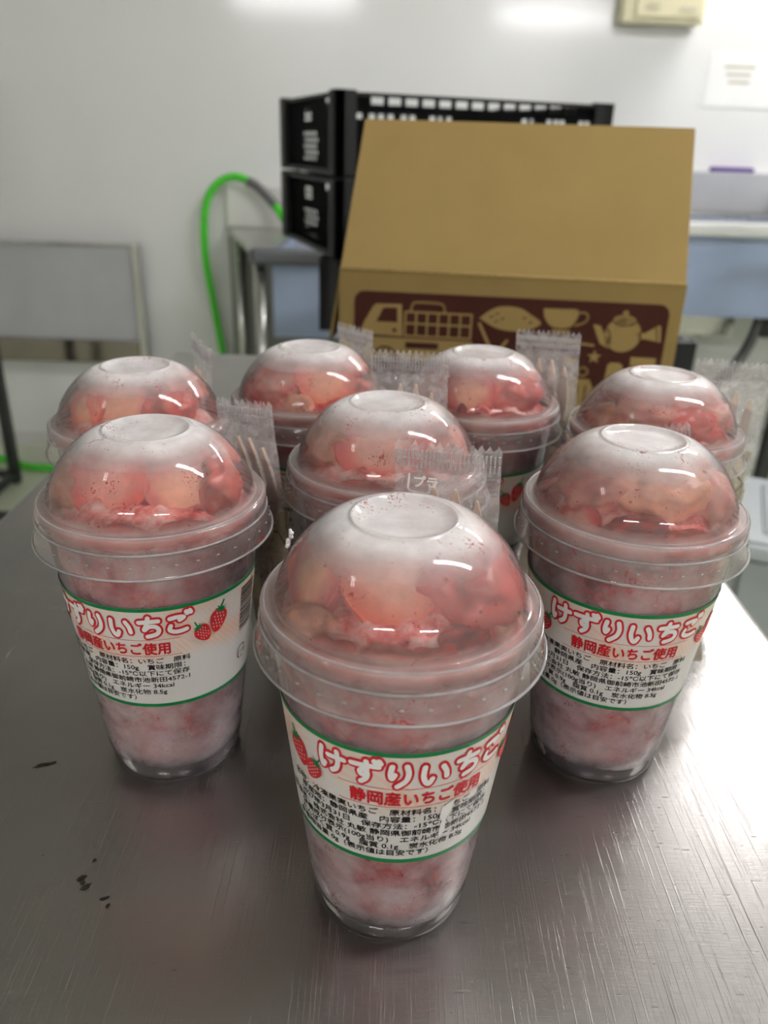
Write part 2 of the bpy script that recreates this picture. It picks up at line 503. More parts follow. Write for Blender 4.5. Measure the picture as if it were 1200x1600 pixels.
obj('lower_shelf', B(TX0 + 0.02, TX1 - 0.02, TY0 + 0.03, TY1 - 0.03, 0.18, 0.20, bev=0.003), M['steel'], tb)
def blot(x, y, sx, sy, rz, seed):
    b = bmesh.new()
    r_ = random.Random(seed)
    vs = []
    for k in range(14):
        a = 2 * PI * k / 14
        q = 0.55 + 0.6 * r_.random()
        px, py = sx * q * math.cos(a), sy * q * math.sin(a)
        vs.append(b.verts.new((x + px * math.cos(rz) - py * math.sin(rz), y + px * math.sin(rz) + py * math.cos(rz), dz(0.0003))))
    b.faces.new(vs)
    obj('stain', b, M['stain'], tb)
for i, s in enumerate(((-0.1571, 0.2912, 0.006, 0.0012, 0.4), (-0.1169, 0.2284, 0.0026, 0.001, 0.7), (-0.1137, 0.2242, 0.0028, 0.0014, 0.9), (-0.1160, 0.2262, 0.0014, 0.0012, 0.2), (-0.1051, 0.2192, 0.0028, 0.0007, 0.3), (-0.1025, 0.2158, 0.0015, 0.001, 1.2), (-0.1148, 0.2370, 0.0012, 0.0008, 1.2))):
    blot(*s, 40 + i)

# ------------------------------------------------------------------ cup, lid, label meshes
def cup_r(z): return 0.0304 + 0.0135 * z / 0.1185

bm = bmesh.new()
prof = [(0.0, 0.0075), (0.020, 0.0070), (0.0262, 0.0062), (0.0283, 0.0022), (0.0291, 0.0), (0.0299, 0.0006), (0.0304, 0.0030), (0.0310, 0.0080), (0.0304, 0.0092)]
prof += [(cup_r(0.0105), 0.0105)]
z = 0.018
while z < 0.126:
    prof.append((cup_r(z), z)); z += 0.0054
prof += [(cup_r(0.127) + 0.0006, 0.1275), (0.0462, 0.1282), (0.0466, 0.1295), (0.0458, 0.1302)]
lathe(bm, prof, 80)
cup_me = bpy.data.meshes.new('cup_body'); bm.to_mesh(cup_me); bm.free()

bm = bmesh.new()
lp = [(0.0502, 0.1185), (0.0497, 0.1192), (0.0492, 0.1215), (0.0487, 0.1250), (0.0484, 0.1268), (0.0477, 0.1280), (0.0474, 0.1295), (0.0478, 0.1310), (0.0478, 0.1335),
      (0.0472, 0.1345), (0.0462, 0.1349), (0.0440, 0.1346), (0.0431, 0.1345), (0.0428, 0.1350)]
nd = 18
for k in range(1, nd + 1):                      # dome: slightly conical superellipse up to the flat crown
    th = k / nd * PI / 2 * 0.999
    lp.append((0.0182 + (0.0428 - 0.0182) * math.cos(th) ** 1.25, 0.1350 + 0.0279 * math.sin(th) ** 1.25))
lp += [(0.0180, 0.1633), (0.0174, 0.1635), (0.0167, 0.1632), (0.0160, 0.1623), (0.012, 0.1619), (0.0, 0.1618)]
lathe(bm, lp, 88)
lid_me = bpy.data.meshes.new('lid'); bm.to_mesh(lid_me); bm.free()
for me, mt in ((cup_me, 'cup'), (lid_me, 'lid')):
    me.materials.append(M[mt])
    for p in me.polygons: p.use_smooth = True

def mesh_of(bm, name, mat, smooth=True):
    me = bpy.data.meshes.new(name)
    bmesh.ops.recalc_face_normals(bm, faces=bm.faces)
    bm.to_mesh(me); bm.free()
    me.materials.append(M[mat])
    for p in me.polygons: p.use_smooth = smooth
    return me

bead_me = [mesh_of(torus(0.0501, 0.00055, 0.1187), 'rim_bead', 'bead'), mesh_of(torus(0.0479, 0.0005, 0.1282), 'rim_bead', 'bead'), mesh_of(torus(0.0464, 0.00045, 0.1347), 'rim_bead', 'bead')]
foot_me = mesh_of(torus(0.0294, 0.0005, 0.0006), 'foot_ring', 'bead')
bm = bmesh.new()
for k in range(36):
    a = 2 * PI * k / 36
    mt = Matrix.Rotation(a, 4, 'Z') @ Matrix.Translation((0, -0.0489, 0.1236))
    b = bmesh.new(); bmesh.ops.create_icosphere(b, subdivisions=1, radius=1.0)
    b.transform(mt @ Matrix.Diagonal((0.0010, 0.0004, 0.0004, 1)))
    merge(bm, b)
nub_me = mesh_of(bm, 'snap_beads', 'bead')

# label artwork, laid out flat: s along the wrap, t up from the bottom line (metres)
LZ0, LH, LR = 0.0489, 0.0529, 0.0390
def bend(me, off, k=1.0):
    for v in me.vertices:
        s, t = v.co.x * k, v.co.y
        z = LZ0 + t
        r = cup_r(z) + off
        a = s / LR
        v.co = (r * math.sin(a), -r * math.cos(a), z)
    return me

def rect_grid(bm, s0, s1, t0, t1, ns, nt_):
    g = [[bm.verts.new((s0 + (s1 - s0) * i / ns, t0 + (t1 - t0) * j / nt_, 0)) for i in range(ns + 1)] for j in range(nt_ + 1)]
    for j in range(nt_):
        for i in range(ns):
            bm.faces.new((g[j][i], g[j][i + 1], g[j + 1][i + 1], g[j + 1][i]))
    return bm

def art(name, bm, mat, off, k=1.0):
    me = bpy.data.meshes.new(name)
    for f in bm.faces:
        f.normal_update()
        if f.normal.z < 0: f.normal_flip()
    bm.to_mesh(me); bm.free()
    bend(me, off, k)
    me.materials.append(M[mat])
    return me

def stroke(bm, pts, w, closed=False):
    pts = [Vector((p[0], p[1], 0)) for p in pts]
    for p in pts:
        vs = [bm.verts.new(p + Vector((math.cos(a), math.sin(a), 0)) * w * 0.5) for a in [2 * PI * k / 10 for k in range(10)]]
        bm.faces.new(vs)
    for a, b in zip(pts, pts[1:]):
        d = (b - a)
        if d.length < 1e-7: continue
        n = Vector((-d.y, d.x, 0)).normalized() * w * 0.5
        bm.faces.new([bm.verts.new(q) for q in (a + n, a - n, b - n, b + n)])

def poly(bm, pts):
    bm.faces.new([bm.verts.new((p[0], p[1], 0)) for p in pts])

def ell(cx, cy, rx, ry, n=20, a0=0, a1=2 * PI):
    return [(cx + rx * math.cos(a0 + (a1 - a0) * k / n), cy + ry * math.sin(a0 + (a1 - a0) * k / n)) for k in range(n)]

def text_bm(body, size, x, y, align='LEFT', bold=0.0, sx=1.0):
    cu = bpy.data.curves.new('text', 'FONT')
    cu.body = body
    cu.size = size
    cu.align_x = align
    cu.offset = bold
    cu.resolution_u = 3
    o = bpy.data.objects.new('text', cu)
    C.objects.link(o)
    dg = bpy.context.evaluated_depsgraph_get()
    me = bpy.data.meshes.new_from_object(o.evaluated_get(dg))
    bpy.data.objects.remove(o); bpy.data.curves.remove(cu)
    b = bmesh.new(); b.from_mesh(me); bpy.data.meshes.remove(me)
    for v in b.verts:
        v.co = Vector((v.co.x * sx + x, v.co.y + y, 0))
    return b

def bold_text(body, size, x, y, align, w, sx=1.0):
    b = bmesh.new()
    for dx, dy in ((-w, 0), (w, 0), (0, w), (0, -w)):
        merge(b, text_bm(body, size, x + dx, y + dy, align, 0.0, sx))
    return b

GLYPH = [
    [[(.16, .92), (.10, .5), (.15, .10), (.24, .26)], [(.38, .66), (.96, .68)], [(.72, .94), (.74, .5), (.67, .2), (.5, .04)]],
    [[(.06, .76), (.94, .78)], [(.55, .95), (.56, .5), (.5, .36), (.38, .36), (.34, .48), (.42, .58), (.54, .54), (.58, .38), (.52, .18), (.36, .02)], [(.80, 1.02), (.85, .92)], [(.95, 1.04), (1.0, .94)]],
    [[(.25, .92), (.2, .6), (.24, .38), (.33, .55)], [(.70, .94), (.76, .6), (.68, .28), (.42, .02)]],
    [[(.15, .86), (.13, .45), (.22, .16), (.33, .10), (.42, .30)], [(.74, .80), (.86, .55), (.90, .30)]],
    [[(.12, .74), (.86, .78)], [(.48, .96), (.40, .6), (.30, .36), (.5, .52), (.75, .50), (.86, .32), (.75, .12), (.4, .02)]],
    [[(.20, .76), (.5, .80), (.74, .75), (.58, .64)], [(.22, .40), (.17, .2), (.35, .08), (.6, .07), (.84, .12)], [(.84, 1.0), (.89, .90)], [(.98, 1.02), (1.03, .92)]],
]
LAB = []   # (name, mesh, parent index or None)
bm = rect_grid(bmesh.new(), -0.072, 0.072, 0.0, LH, 72, 6)
label_me = art('label', bm, 'label', 0.00025)
for (t0, nm) in ((0.0, 'green_line'), (LH - 0.0018, 'green_line')):
    LAB.append((nm, art(nm, rect_grid(bmesh.new(), -0.072, 0.072, t0, t0 + 0.0018, 72, 1), 'green', 0.00042)))
bo, bi = bmesh.new(), bmesh.new()
ch = 0.0100
xs = [-0.0405, -0.0270, -0.0140, -0.0010, 0.0125, 0.0255]
dt = [0.0004, 0.0, -0.0006, -0.0006, 0.0, 0.0006]
for g, x0, d0 in zip(GLYPH, xs, dt):
    for st in g:
        pts = catmull([(p[0] * 0.0118 + x0, p[1] * ch + 0.0388 + d0, 0) for p in st], 6)
        stroke(bo, pts, 0.0041)
        stroke(bi, pts, 0.0021)
LAB.append(('title_outline', art('title_outline', bo, 'red', 0.00050, 0.82)))
LAB.append(('title_lettering', art('title_lettering', bi, 'white_ink', 0.00066, 0.82)))
LAB.append(('subtitle_lettering', art('subtitle_lettering', bold_text('静岡産いちご使用', 0.0066, 0.0, 0.0298, 'CENTER', 0.00022), 'red', 0.00055, 0.86)))
bm = bmesh.new()
rect_grid(bm, -0.029, 0.029, 0.0367, 0.0369, 30, 1)
rect_grid(bm, -0.029, 0.029, 0.0282, 0.0284, 30, 1)
LAB.append(('rule_line', art('rule_line', bm, 'red', 0.00045, 0.92)))
bm = bmesh.new()
LINES = [('名称：冷凍果実いちご　原材料名：いちご　原料', 0.030), ('原産地：静岡県産　内容量：150g　賞味期限：', 0.030),
         ('2027年3月31日　保存方法：-15℃以下にて保存', 0.0295), ('製造者：株式会社 丸敏 静岡県御前崎市池新田4572-1', 0.0300),
         ('栄養成分表示(100g当り)　エネルギー 34kcal', 0.0225), ('たんぱく質 0.9g　脂質 0.1g　炭水化物 8.5g', 0.0190), ('食塩相当量 0g（表示値は目安です）', 0.0075)]
for i, (tx, s1) in enumerate(LINES):
    merge(bm, bold_text(tx, 0.00310, s1, 0.0246 - i * 0.00340, 'RIGHT', 0.00006, 1.16))
LAB.append(('small_print', art('small_print', bm, 'ink', 0.00050)))
bm = bmesh.new()
rb_ = random.Random(3)
t = 0.0260
while t < 0.0485:
    w = rb_.choice((0.0003, 0.0003, 0.0006, 0.0009))
    rect_grid(bm, 0.0560, 0.0675, t, t + w, 6, 1)
    t += w + rb_.choice((0.0003, 0.0003, 0.0006))
LAB.append(('barcode', art('barcode', bm, 'ink', 0.00050)))
bm = bmesh.new()
rr = 0.0052
stroke(bm, [(0.0562 + 0.0012, 0.0105), (0.0562, 0.0117), (0.0562, 0.0158), (0.0574, 0.0170), (0.0606, 0.0170), (0.0618, 0.0158), (0.0618, 0.0120)], 0.0005)
stroke(bm, [(0.0600, 0.0105), (0.0586, 0.0105)], 0.0005)
merge(bm, text_bm('プラ', 0.0026, 0.0567, 0.0122))
LAB.append(('recycling_mark', art('recycling_mark', bm, 'ink', 0.00050)))
def berry_art(cx, cy, s, rot, off):
    red, grn, dot = bmesh.new(), bmesh.new(), bmesh.new()
    R = lambda x, y: (cx + s * (x * math.cos(rot) - y * math.sin(rot)), cy + s * (x * math.sin(rot) + y * math.cos(rot)))
    pts = []
    for k in range(24):
        a = 2 * PI * k / 24
        w = 0.85 * math.cos(a) * (1.0 + 0.25 * math.sin(a))
        pts.append(R(w, math.sin(a) * 1.0 if a < PI else math.sin(a) * 1.2))
    poly(red, pts)
    lv = []
    for k in range(16):
        a = 2 * PI * k / 16
        q = 0.75 if k % 2 == 0 else 0.28
        lv.append(R(q * math.cos(a), 0.95 + 0.6 * q * math.sin(a)))
    poly(grn, lv)
    stroke(grn, [R(0, 0.95), R(0.1, 1.7)], 0.16 * s)
    for i in range(-2, 3):
        for j in range(-3, 3):
            x = i * 0.32 + (0.16 if j % 2 else 0); y = j * 0.30 - 0.05
            if abs(x) < 0.62 - 0.25 * max(0, -y) and -0.95 < y < 0.7:
                poly(dot, [R(x - 0.05, y), R(x, y - 0.1), R(x + 0.05, y), R(x, y + 0.1)])
    return [('strawberry_print', art('strawberry_print', red, 'berry', off, 0.87)), ('leaf_print', art('leaf_print', grn, 'green', off + 0.0001, 0.87)), ('seed_print', art('seed_print', dot, 'white_ink', off + 0.0001, 0.87))]
for a in ((0.0490, 0.0400, 0.0054, -0.25, 0.00060), (0.0408, 0.0362, 0.0044, 0.6, 0.00074), (-0.0500, 0.0385, 0.0056, 0.35, 0.00060), (-0.0420, 0.0345, 0.0044, -0.5, 0.00074)):
    LAB += berry_art(*a)

# ------------------------------------------------------------------ contents
def fill_mesh(seed):
    bm = bmesh.new()
    prof = [(0.0, 0.0082), (0.016, 0.0084), (0.027, 0.0092)]
    z = 0.0125
    while z < 0.126:
        prof.append((cup_r(z) - 0.0011, z)); z += 0.0035
    for k in range(1, 13):
        th = k / 12 * PI / 2
        prof.append((0.0432 * math.cos(th) if k < 12 else 0.0, 0.1225 + 0.0185 * math.sin(th)))
    lathe(bm, prof, 72)
    off = Vector((seed * 3.1, seed * 1.7, seed * 0.9))
    for v in bm.verts:
        r = math.hypot(v.co.x, v.co.y)
        if v.co.z > 0.1245:
            n = noise.noise(v.co * 95 + off) * 0.0045 + noise.noise(v.co * 260 + off) * 0.0018
            v.co.z = min(v.co.z + n - 0.001, 0.155)
        elif r > 0.005 and v.co.z > 0.011:
            n = noise.noise(v.co * 110 + off)
            n2 = noise.noise(v.co * 330 + off)
            k = 1 - (max(0, 0.0016 + 0.0022 * n) + 0.0006 * abs(n2)) / r
            v.co.x *= k; v.co.y *= k
    me = bpy.data.meshes.new('crushed_strawberry')
    bm.to_mesh(me); bm.free()
    me.materials.append(M['fill'])
    for p in me.polygons: p.use_smooth = True
    return me

PALE, PEACH, RED, PINK, DARK, ORANGE = (228, 162, 140), (230, 152, 112), (200, 40, 30), (206, 92, 82), (112, 16, 24), (226, 92, 60)
SALMON = (222, 128, 108)
def mixc(a, b, t):
    t = max(0, min(1, t))
    return tuple(a[i] * (1 - t) + b[i] * t for i in range(3))
def piece_mesh(kind, inner, outer, seed):
    b = bmesh.new()
    bmesh.ops.create_icosphere(b, subdivisions=4, radius=1.0)
    off = Vector((seed * 2.3, seed * 5.1, seed * 1.3))
    cols = {}
    for v in b.verts:
        c = v.co.copy()
        rho = math.hypot(c.x, c.z)
        cut = False
        if kind == 'half':
            taper = 1.0 - 0.28 * max(0, -c.z)
            x, y, z = c.x * taper, c.y, c.z * (1.12 if c.z < 0 else 0.95)
            if y < -0.15:
                y = -0.15 - (y + 0.15) * 0.05; cut = True
        elif kind == 'slice':
            x, y, z = c.x, max(-0.34, min(0.34, c.y * 0.8)), c.z
            cut = abs(c.y) > 0.36
        else:
            x, y, z = c.x, c.y, c.z
        d = noise.noise(c * 1.6 + off) * (0.34 if kind == 'chunk' else 0.12) + noise.noise(c * 4 + off) * (0.12 if kind == 'chunk' else 0.05)
        v.co = Vector((x, y, z)) * (1 + d)
        nn = noise.noise(c * 2.2 + off * 2)
        if kind == 'chunk':
            t = 0.5 + nn * 0.9
        elif cut:
            t = (rho - 0.42) / 0.50 + nn * 0.35
        else:
            t = 1.0 + nn * 0.3
        cols[v.index] = mixc(inner, outer, t)
    me = bpy.data.meshes.new('strawberry_piece')
    b.to_mesh(me); b.free()
    ca = me.color_attributes.new('Col', 'FLOAT_COLOR', 'POINT')
    for i in range(len(me.vertices)):
        ca.data[i].color = lin(cols[i])
    me.materials.append(M['piece'])
    for p in me.polygons: p.use_smooth = True
    return me

# pieces: kind, inner, outer, x, y, z, sx, sy, sz, rx, ry, rz (degrees); -y faces the camera
PIECES = {
 'F': [('half', PALE, ORANGE, -0.003, -0.012, 0.1440, .0155, .010, .0150, -38, 10, 5), ('half', PEACH, RED, -0.028, -0.006, 0.1400, .0110, .010, .0130, -30, -15, -40),
       ('chunk', PINK, RED, 0.024, -0.010, 0.1385, .0150, .012, .0115, 0, 0, 20), ('chunk', ORANGE, RED, 0.012, -0.0345, 0.1290, .0085, .0055, .0045, 0, 0, 15),
       ('chunk', RED, ORANGE, -0.022, -0.032, 0.1285, .0080, .0055, .0045, 0, 0, -30), ('chunk', PALE, PINK, 0.008, 0.012, 0.1475, .0170, .013, .0090, 0, 0, 0),
       ('chunk', DARK, RED, 0.019, -0.0275, 0.1325, .0085, .006, .0050, 0, 0, 40), ('chunk', PALE, PINK, -0.004, -0.0350, 0.1285, .0090, .0050, .0045, 0, 0, 0),
       ('slice', PALE, RED, 0.031, -0.016, 0.1315, .0080, .006, .0075, -20, 20, 50), ('chunk', PALE, PEACH, -0.030, -0.021, 0.1310, .0085, .007, .0070, 0, 0, 0)],
 'L': [('half', (234, 142, 126), (222, 66, 50), -0.012, -0.016, 0.1420, .0145, .011, .0155, -25, 5, -12), ('half', PEACH, PINK, 0.017, -0.014, 0.1390, .0135, .010, .0120, -20, 0, 25),
       ('chunk', ORANGE, RED, -0.002, -0.0365, 0.1285, .0120, .0045, .0045, 0, 0, 0), ('chunk', RED, ORANGE, 0.020, -0.031, 0.1290, .0080, .005, .0045, 0, 0, 20),
       ('chunk', PEACH, PALE, -0.031, -0.006, 0.1370, .0085, .009, .0110, 0, 0, 0), ('chunk', PALE, PINK, 0.010, 0.012, 0.1470, .0180, .013, .0085, 0, 0, 0),
       ('chunk', PINK, ORANGE, 0.030, -0.006, 0.1370, .0080, .010, .0105, 0, 0, 0)],
 'R': [('chunk', PALE, PEACH, 0.006, -0.014, 0.1420, .0160, .012, .0110, 0, 0, 0), ('chunk', PALE, PINK, -0.021, -0.010, 0.1405, .0125, .011, .0100, 0, 0, 0),
       ('chunk', DARK, RED, -0.006, -0.0310, 0.1310, .0115, .0060, .0065, 0, 0, -10), ('chunk', PALE, PINK, 0.028, -0.010, 0.1370, .0110, .010, .0100, 0, 0, 0),
       ('chunk', PINK, RED, 0.000, 0.010, 0.1480, .0200, .013, .0080, 0, 0, 0), ('chunk', RED, ORANGE, 0.012, -0.0340, 0.1290, .0090, .0050, .0050, 0, 0, 20),
       ('half', PALE, RED, -0.028, -0.021, 0.1310, .0080, .007, .0080, -20, 0, -40)],
 'M': [('half', PALE, (206, 34, 20), -0.003, -0.016, 0.1430, .0185, .012, .0160, -28, -20, 0), ('chunk', PALE, PINK, 0.024, -0.006, 0.1380, .0120, .012, .0110, 0, 0, 0),
       ('chunk', PALE, PEACH, -0.026, -0.004, 0.1390, .0110, .010, .0110, 0, 0, 0), ('chunk', RED, PINK, -0.010, -0.0340, 0.1290, .0110, .0050, .0050, 0, 0, 0),
       ('chunk', PINK, RED, 0.014, -0.0310, 0.1300, .0100, .0060, .0060, 0, 0, 0), ('chunk', PALE, PINK, 0.0, 0.014, 0.1450, .020, .012, .0085, 0, 0, 0)],
 'BL': [('half', PEACH, ORANGE, -0.006, -0.014, 0.1410, .0140, .010, .0130, -25, 0, 0), ('chunk', ORANGE, RED, 0.018, -0.010, 0.1410, .0120, .011, .0110, 0, 0, 0),
       ('half', PEACH, ORANGE, -0.024, -0.012, 0.1375, .0100, .009, .0110, -20, 0, -30), ('chunk', PINK, RED, 0.002, 0.010, 0.1460, .020, .013, .0090, 0, 0, 0),
       ('chunk', RED, PINK, -0.010, -0.0335, 0.1300, .0110, .0055, .0055, 0, 0, 0), ('chunk', PINK, PALE, 0.024, -0.022, 0.1330, .0090, .008, .0080, 0, 0, 0)],
 'B1': [('half', PEACH, ORANGE, 0.010, -0.014, 0.1420, .0150, .011, .0135, -20, 10, 10), ('chunk', PALE, PINK, -0.018, -0.012, 0.1385, .0110, .010, .0110, 0, 0, 0),
       ('chunk', PALE, PEACH, -0.006, -0.027, 0.1330, .0080, .007, .0080, 0, 0, 0), ('chunk', PINK, RED, -0.030, -0.006, 0.1350, .0080, .009, .0090, 0, 0, 0),
       ('chunk', PALE, RED, 0.020, -0.027, 0.1310, .0090, .006, .0060, 0, 0, 0), ('chunk', PALE, PINK, 0.0, 0.012, 0.1440, .020, .013, .0085, 0, 0, 0),
       ('chunk', PINK, PALE, 0.030, -0.008, 0.1350, .0085, .009, .0090, 0, 0, 0), ('chunk', PALE, PINK, -0.016, -0.030, 0.1300, .0080, .005, .0055, 0, 0, 0)],
 'B2': [('slice', PEACH, RED, -0.008, -0.019, 0.1400, .0125, .011, .0130, -12, 8, -6), ('chunk', PINK, RED, 0.016, -0.012, 0.1390, .0140, .011, .0110, 0, 0, 0),
       ('slice', RED, DARK, -0.0135, -0.0330, 0.1340, .0025, .004, .0065, 0, 0, 0), ('chunk', PALE, PINK, -0.028, -0.006, 0.1370, .0090, .010, .0100, 0, 0, 0),
       ('chunk', PEACH, PALE, -0.004, -0.0350, 0.1285, .0090, .0045, .0045, 0, 0, 0), ('chunk', PINK, RED, 0.014, -0.0320, 0.1290, .0110, .0055, .0050, 0, 0, 0),
       ('chunk', PINK, PALE, 0.002, 0.012, 0.1450, .020, .013, .0085, 0, 0, 0)],
 'BR': [('chunk', PINK, PALE, -0.008, -0.012, 0.1420, .0160, .012, .0100, 0, 0, 0), ('chunk', PINK, RED, 0.012, -0.020, 0.1370, .0130, .010, .0090, 0, 0, 0),
       ('chunk', PALE, PINK, 0.026, -0.006, 0.1370, .0100, .010, .0100, 0, 0, 0), ('chunk', PALE, PEACH, -0.028, -0.008, 0.1350, .0100, .010, .0100, 0, 0, 0),
       ('half', PALE, RED, 0.024, -0.024, 0.1305, .0080, .007, .0075, -20, 0, 20), ('chunk', PINK, RED, 0.002, 0.012, 0.1460, .018, .013, .0085, 0, 0, 0)],
}

def dome_r(z):
    if z < 0.1350: return min(0.0425, cup_r(z) - 0.0006) if z < 0.126 else 0.0425
    for (ra, za), (rb2, zb2) in zip(lp, lp[1:]):
        if ra <= 0.0429 and za <= z <= zb2 and za >= 0.1345:
            return ra + (rb2 - ra) * (z - za) / max(1e-9, zb2 - za)
    return 0.018

bm = bmesh.new()
poly(bm, [(0.0080, 0.0262), (0.0125, 0.0285), (0.0116, 0.0235), (0.0102, 0.0190), (0.0104, 0.0140), (0.0088, 0.0095), (0.0080, 0.0150), (0.0086, 0.0190), (0.0076, 0.0215)])
bmesh.ops.triangulate(bm, faces=bm.faces)
sliver_me = art('white_sliver', bm, 'white_ink', 0.0008)  # pale sliver laid over the small print

def drops_mesh(seed, n=70):
    r_ = random.Random(seed)
    bm = bmesh.new()
    for _ in range(n):
        k = r_.choice(range(14, len(lp) - 5))
        (ra, za), (rb2, zb) = lp[k], lp[k + 1]
        f = r_.random()
        r, z = ra + (rb2 - ra) * f, za + (zb - za) * f
        a = r_.uniform(-PI, PI)
        s = r_.choice((0.00022, 0.0003, 0.00035, 0.00055))
        b = bmesh.new(); bmesh.ops.create_icosphere(b, subdivisions=1, radius=s)
        merge(bm, b, Matrix.Translation((r * math.sin(a), -r * math.cos(a), z)))
    return mesh_of(bm, 'droplets', 'drop')

CUPS = [  # key, x, y, label turn (degrees), description
 ('F', 0.0069, 0.2339, 11, 'frosty strawberry dessert cup with clear dome lid, nearest to the camera'),
 ('L', -0.0990, 0.3119, -14, 'strawberry dessert cup with big salmon fruit chunks, second nearest row on the left'),
 ('R', 0.1087, 0.3196, -8, 'strawberry dessert cup with heavily frosted dome, second nearest row on the right'),
 ('M', 0.0005, 0.3602, 20, 'strawberry dessert cup with a bright red berry under its dome, directly behind the nearest cup'),
 ('BL', -0.1328, 0.4110, 10, 'strawberry dessert cup at the far left, half hidden behind the left cup'),
 ('BR', 0.1502, 0.4280, 15, 'strawberry dessert cup at the far right, behind the heavily frosted right cup'),
 ('B1', -0.0463, 0.4655, -55, 'strawberry dessert cup with a round peach-coloured berry, back row left of centre'),
 ('B2', 0.0557, 0.4662, -30, 'strawberry dessert cup with a red-edged slice, back row in front of the cardboard box'),
]
G_CUP = 'frozen strawberry dessert cups with dome lids'
for i, (k, x, y, turn, lab) in enumerate(CUPS):
    root = empty('strawberry_cup', (x, y, 0.0))
    tag(root, lab, 'cup', G_CUP)
    cb = link('cup_body', cup_me, None, root)
    link('foot_ring', foot_me, None, cb)
    ld = link('lid', lid_me, None, root)
    ld.rotation_euler.z = i * 1.3
    for bme in bead_me: link('rim_bead', bme, None, ld)
    tag(link('snap_beads', nub_me, None, ld), kind='stuff')
    tag(link('droplets', drops_mesh(60 + i), None, ld), kind='stuff')
    la = link('label', label_me, None, root)
    la.rotation_euler.z = math.radians(turn)
    for nm, me in LAB: link(nm, me, None, la)
    if k == 'F': link('white_sliver', sliver_me, None, la)['label'] = 'white sliver on the label'
    fl = link('crushed_strawberry', fill_mesh(i + 1), None, root)
    fl.rotation_euler.z = i * 0.9
    for j, (kd, ci, co, px, py, pz, sx, sy, sz, ax, ay, az) in enumerate(PIECES[k]):
        if py >= 0.009:      # the heap of fruit behind
            ci, co, sx, sy, sz = SALMON, PINK, 0.0240, 0.0175, 0.0125
        if pz > 0.135: pz += 0.0035
        elif pz < 0.1325: pz += 0.0015
        # keep each piece under the dome
        me = piece_mesh(kd, ci, co, i * 10 + j)
        mx_ = Matrix.Translation((px, py, pz)) @ Matrix.Rotation(math.radians(az), 4, 'Z') @ Matrix.Rotation(math.radians(ay), 4, 'Y') @ Matrix.Rotation(math.radians(ax), 4, 'X') @ Matrix.Diagonal((sx * 1.2, sy * 1.2, sz * 1.15, 1))
        for v in me.vertices:
            q = mx_ @ v.co
            q.z = min(q.z, 0.1590)
            lim = dome_r(q.z) - 0.0012
            r_ = math.hypot(q.x, q.y)
            if r_ > lim:
                q.x *= lim / r_; q.y *= lim / r_
            v.co = q - Vector((px, py, pz))
        pc = link('strawberry_piece', me, None, root)
        pc.location = (px, py, pz)

# frost flake clinging to the nearest dome
bm = bmesh.new()
fr = random.Random(5)
for k in range(9):
    s = fr.uniform(0.0006, 0.0013)
    b = bmesh.new(); bmesh.ops.create_icosphere(b, subdivisions=1, radius=1)
    for v in b.verts: v.co *= 1 + 0.4 * noise.noise(v.co * 2 + Vector((k, 0, 0)))
    merge(bm, b, Matrix.Translation((-0.0385 - 0.0010 * fr.random() + 0.0004 * k * 0.3, 0.006 + 0.001 * k * fr.random(), 0.1475 + 0.00062 * k)) @ Matrix.Diagonal((s * 0.8, s * 0.6, s, 1)))
first = [o for o in C.objects if o.get('label') == CUPS[0][4]][0]
tag(obj('ice_flake', bm, M['frost_scale'], first, True), 'white ice flake stuck to the dome')

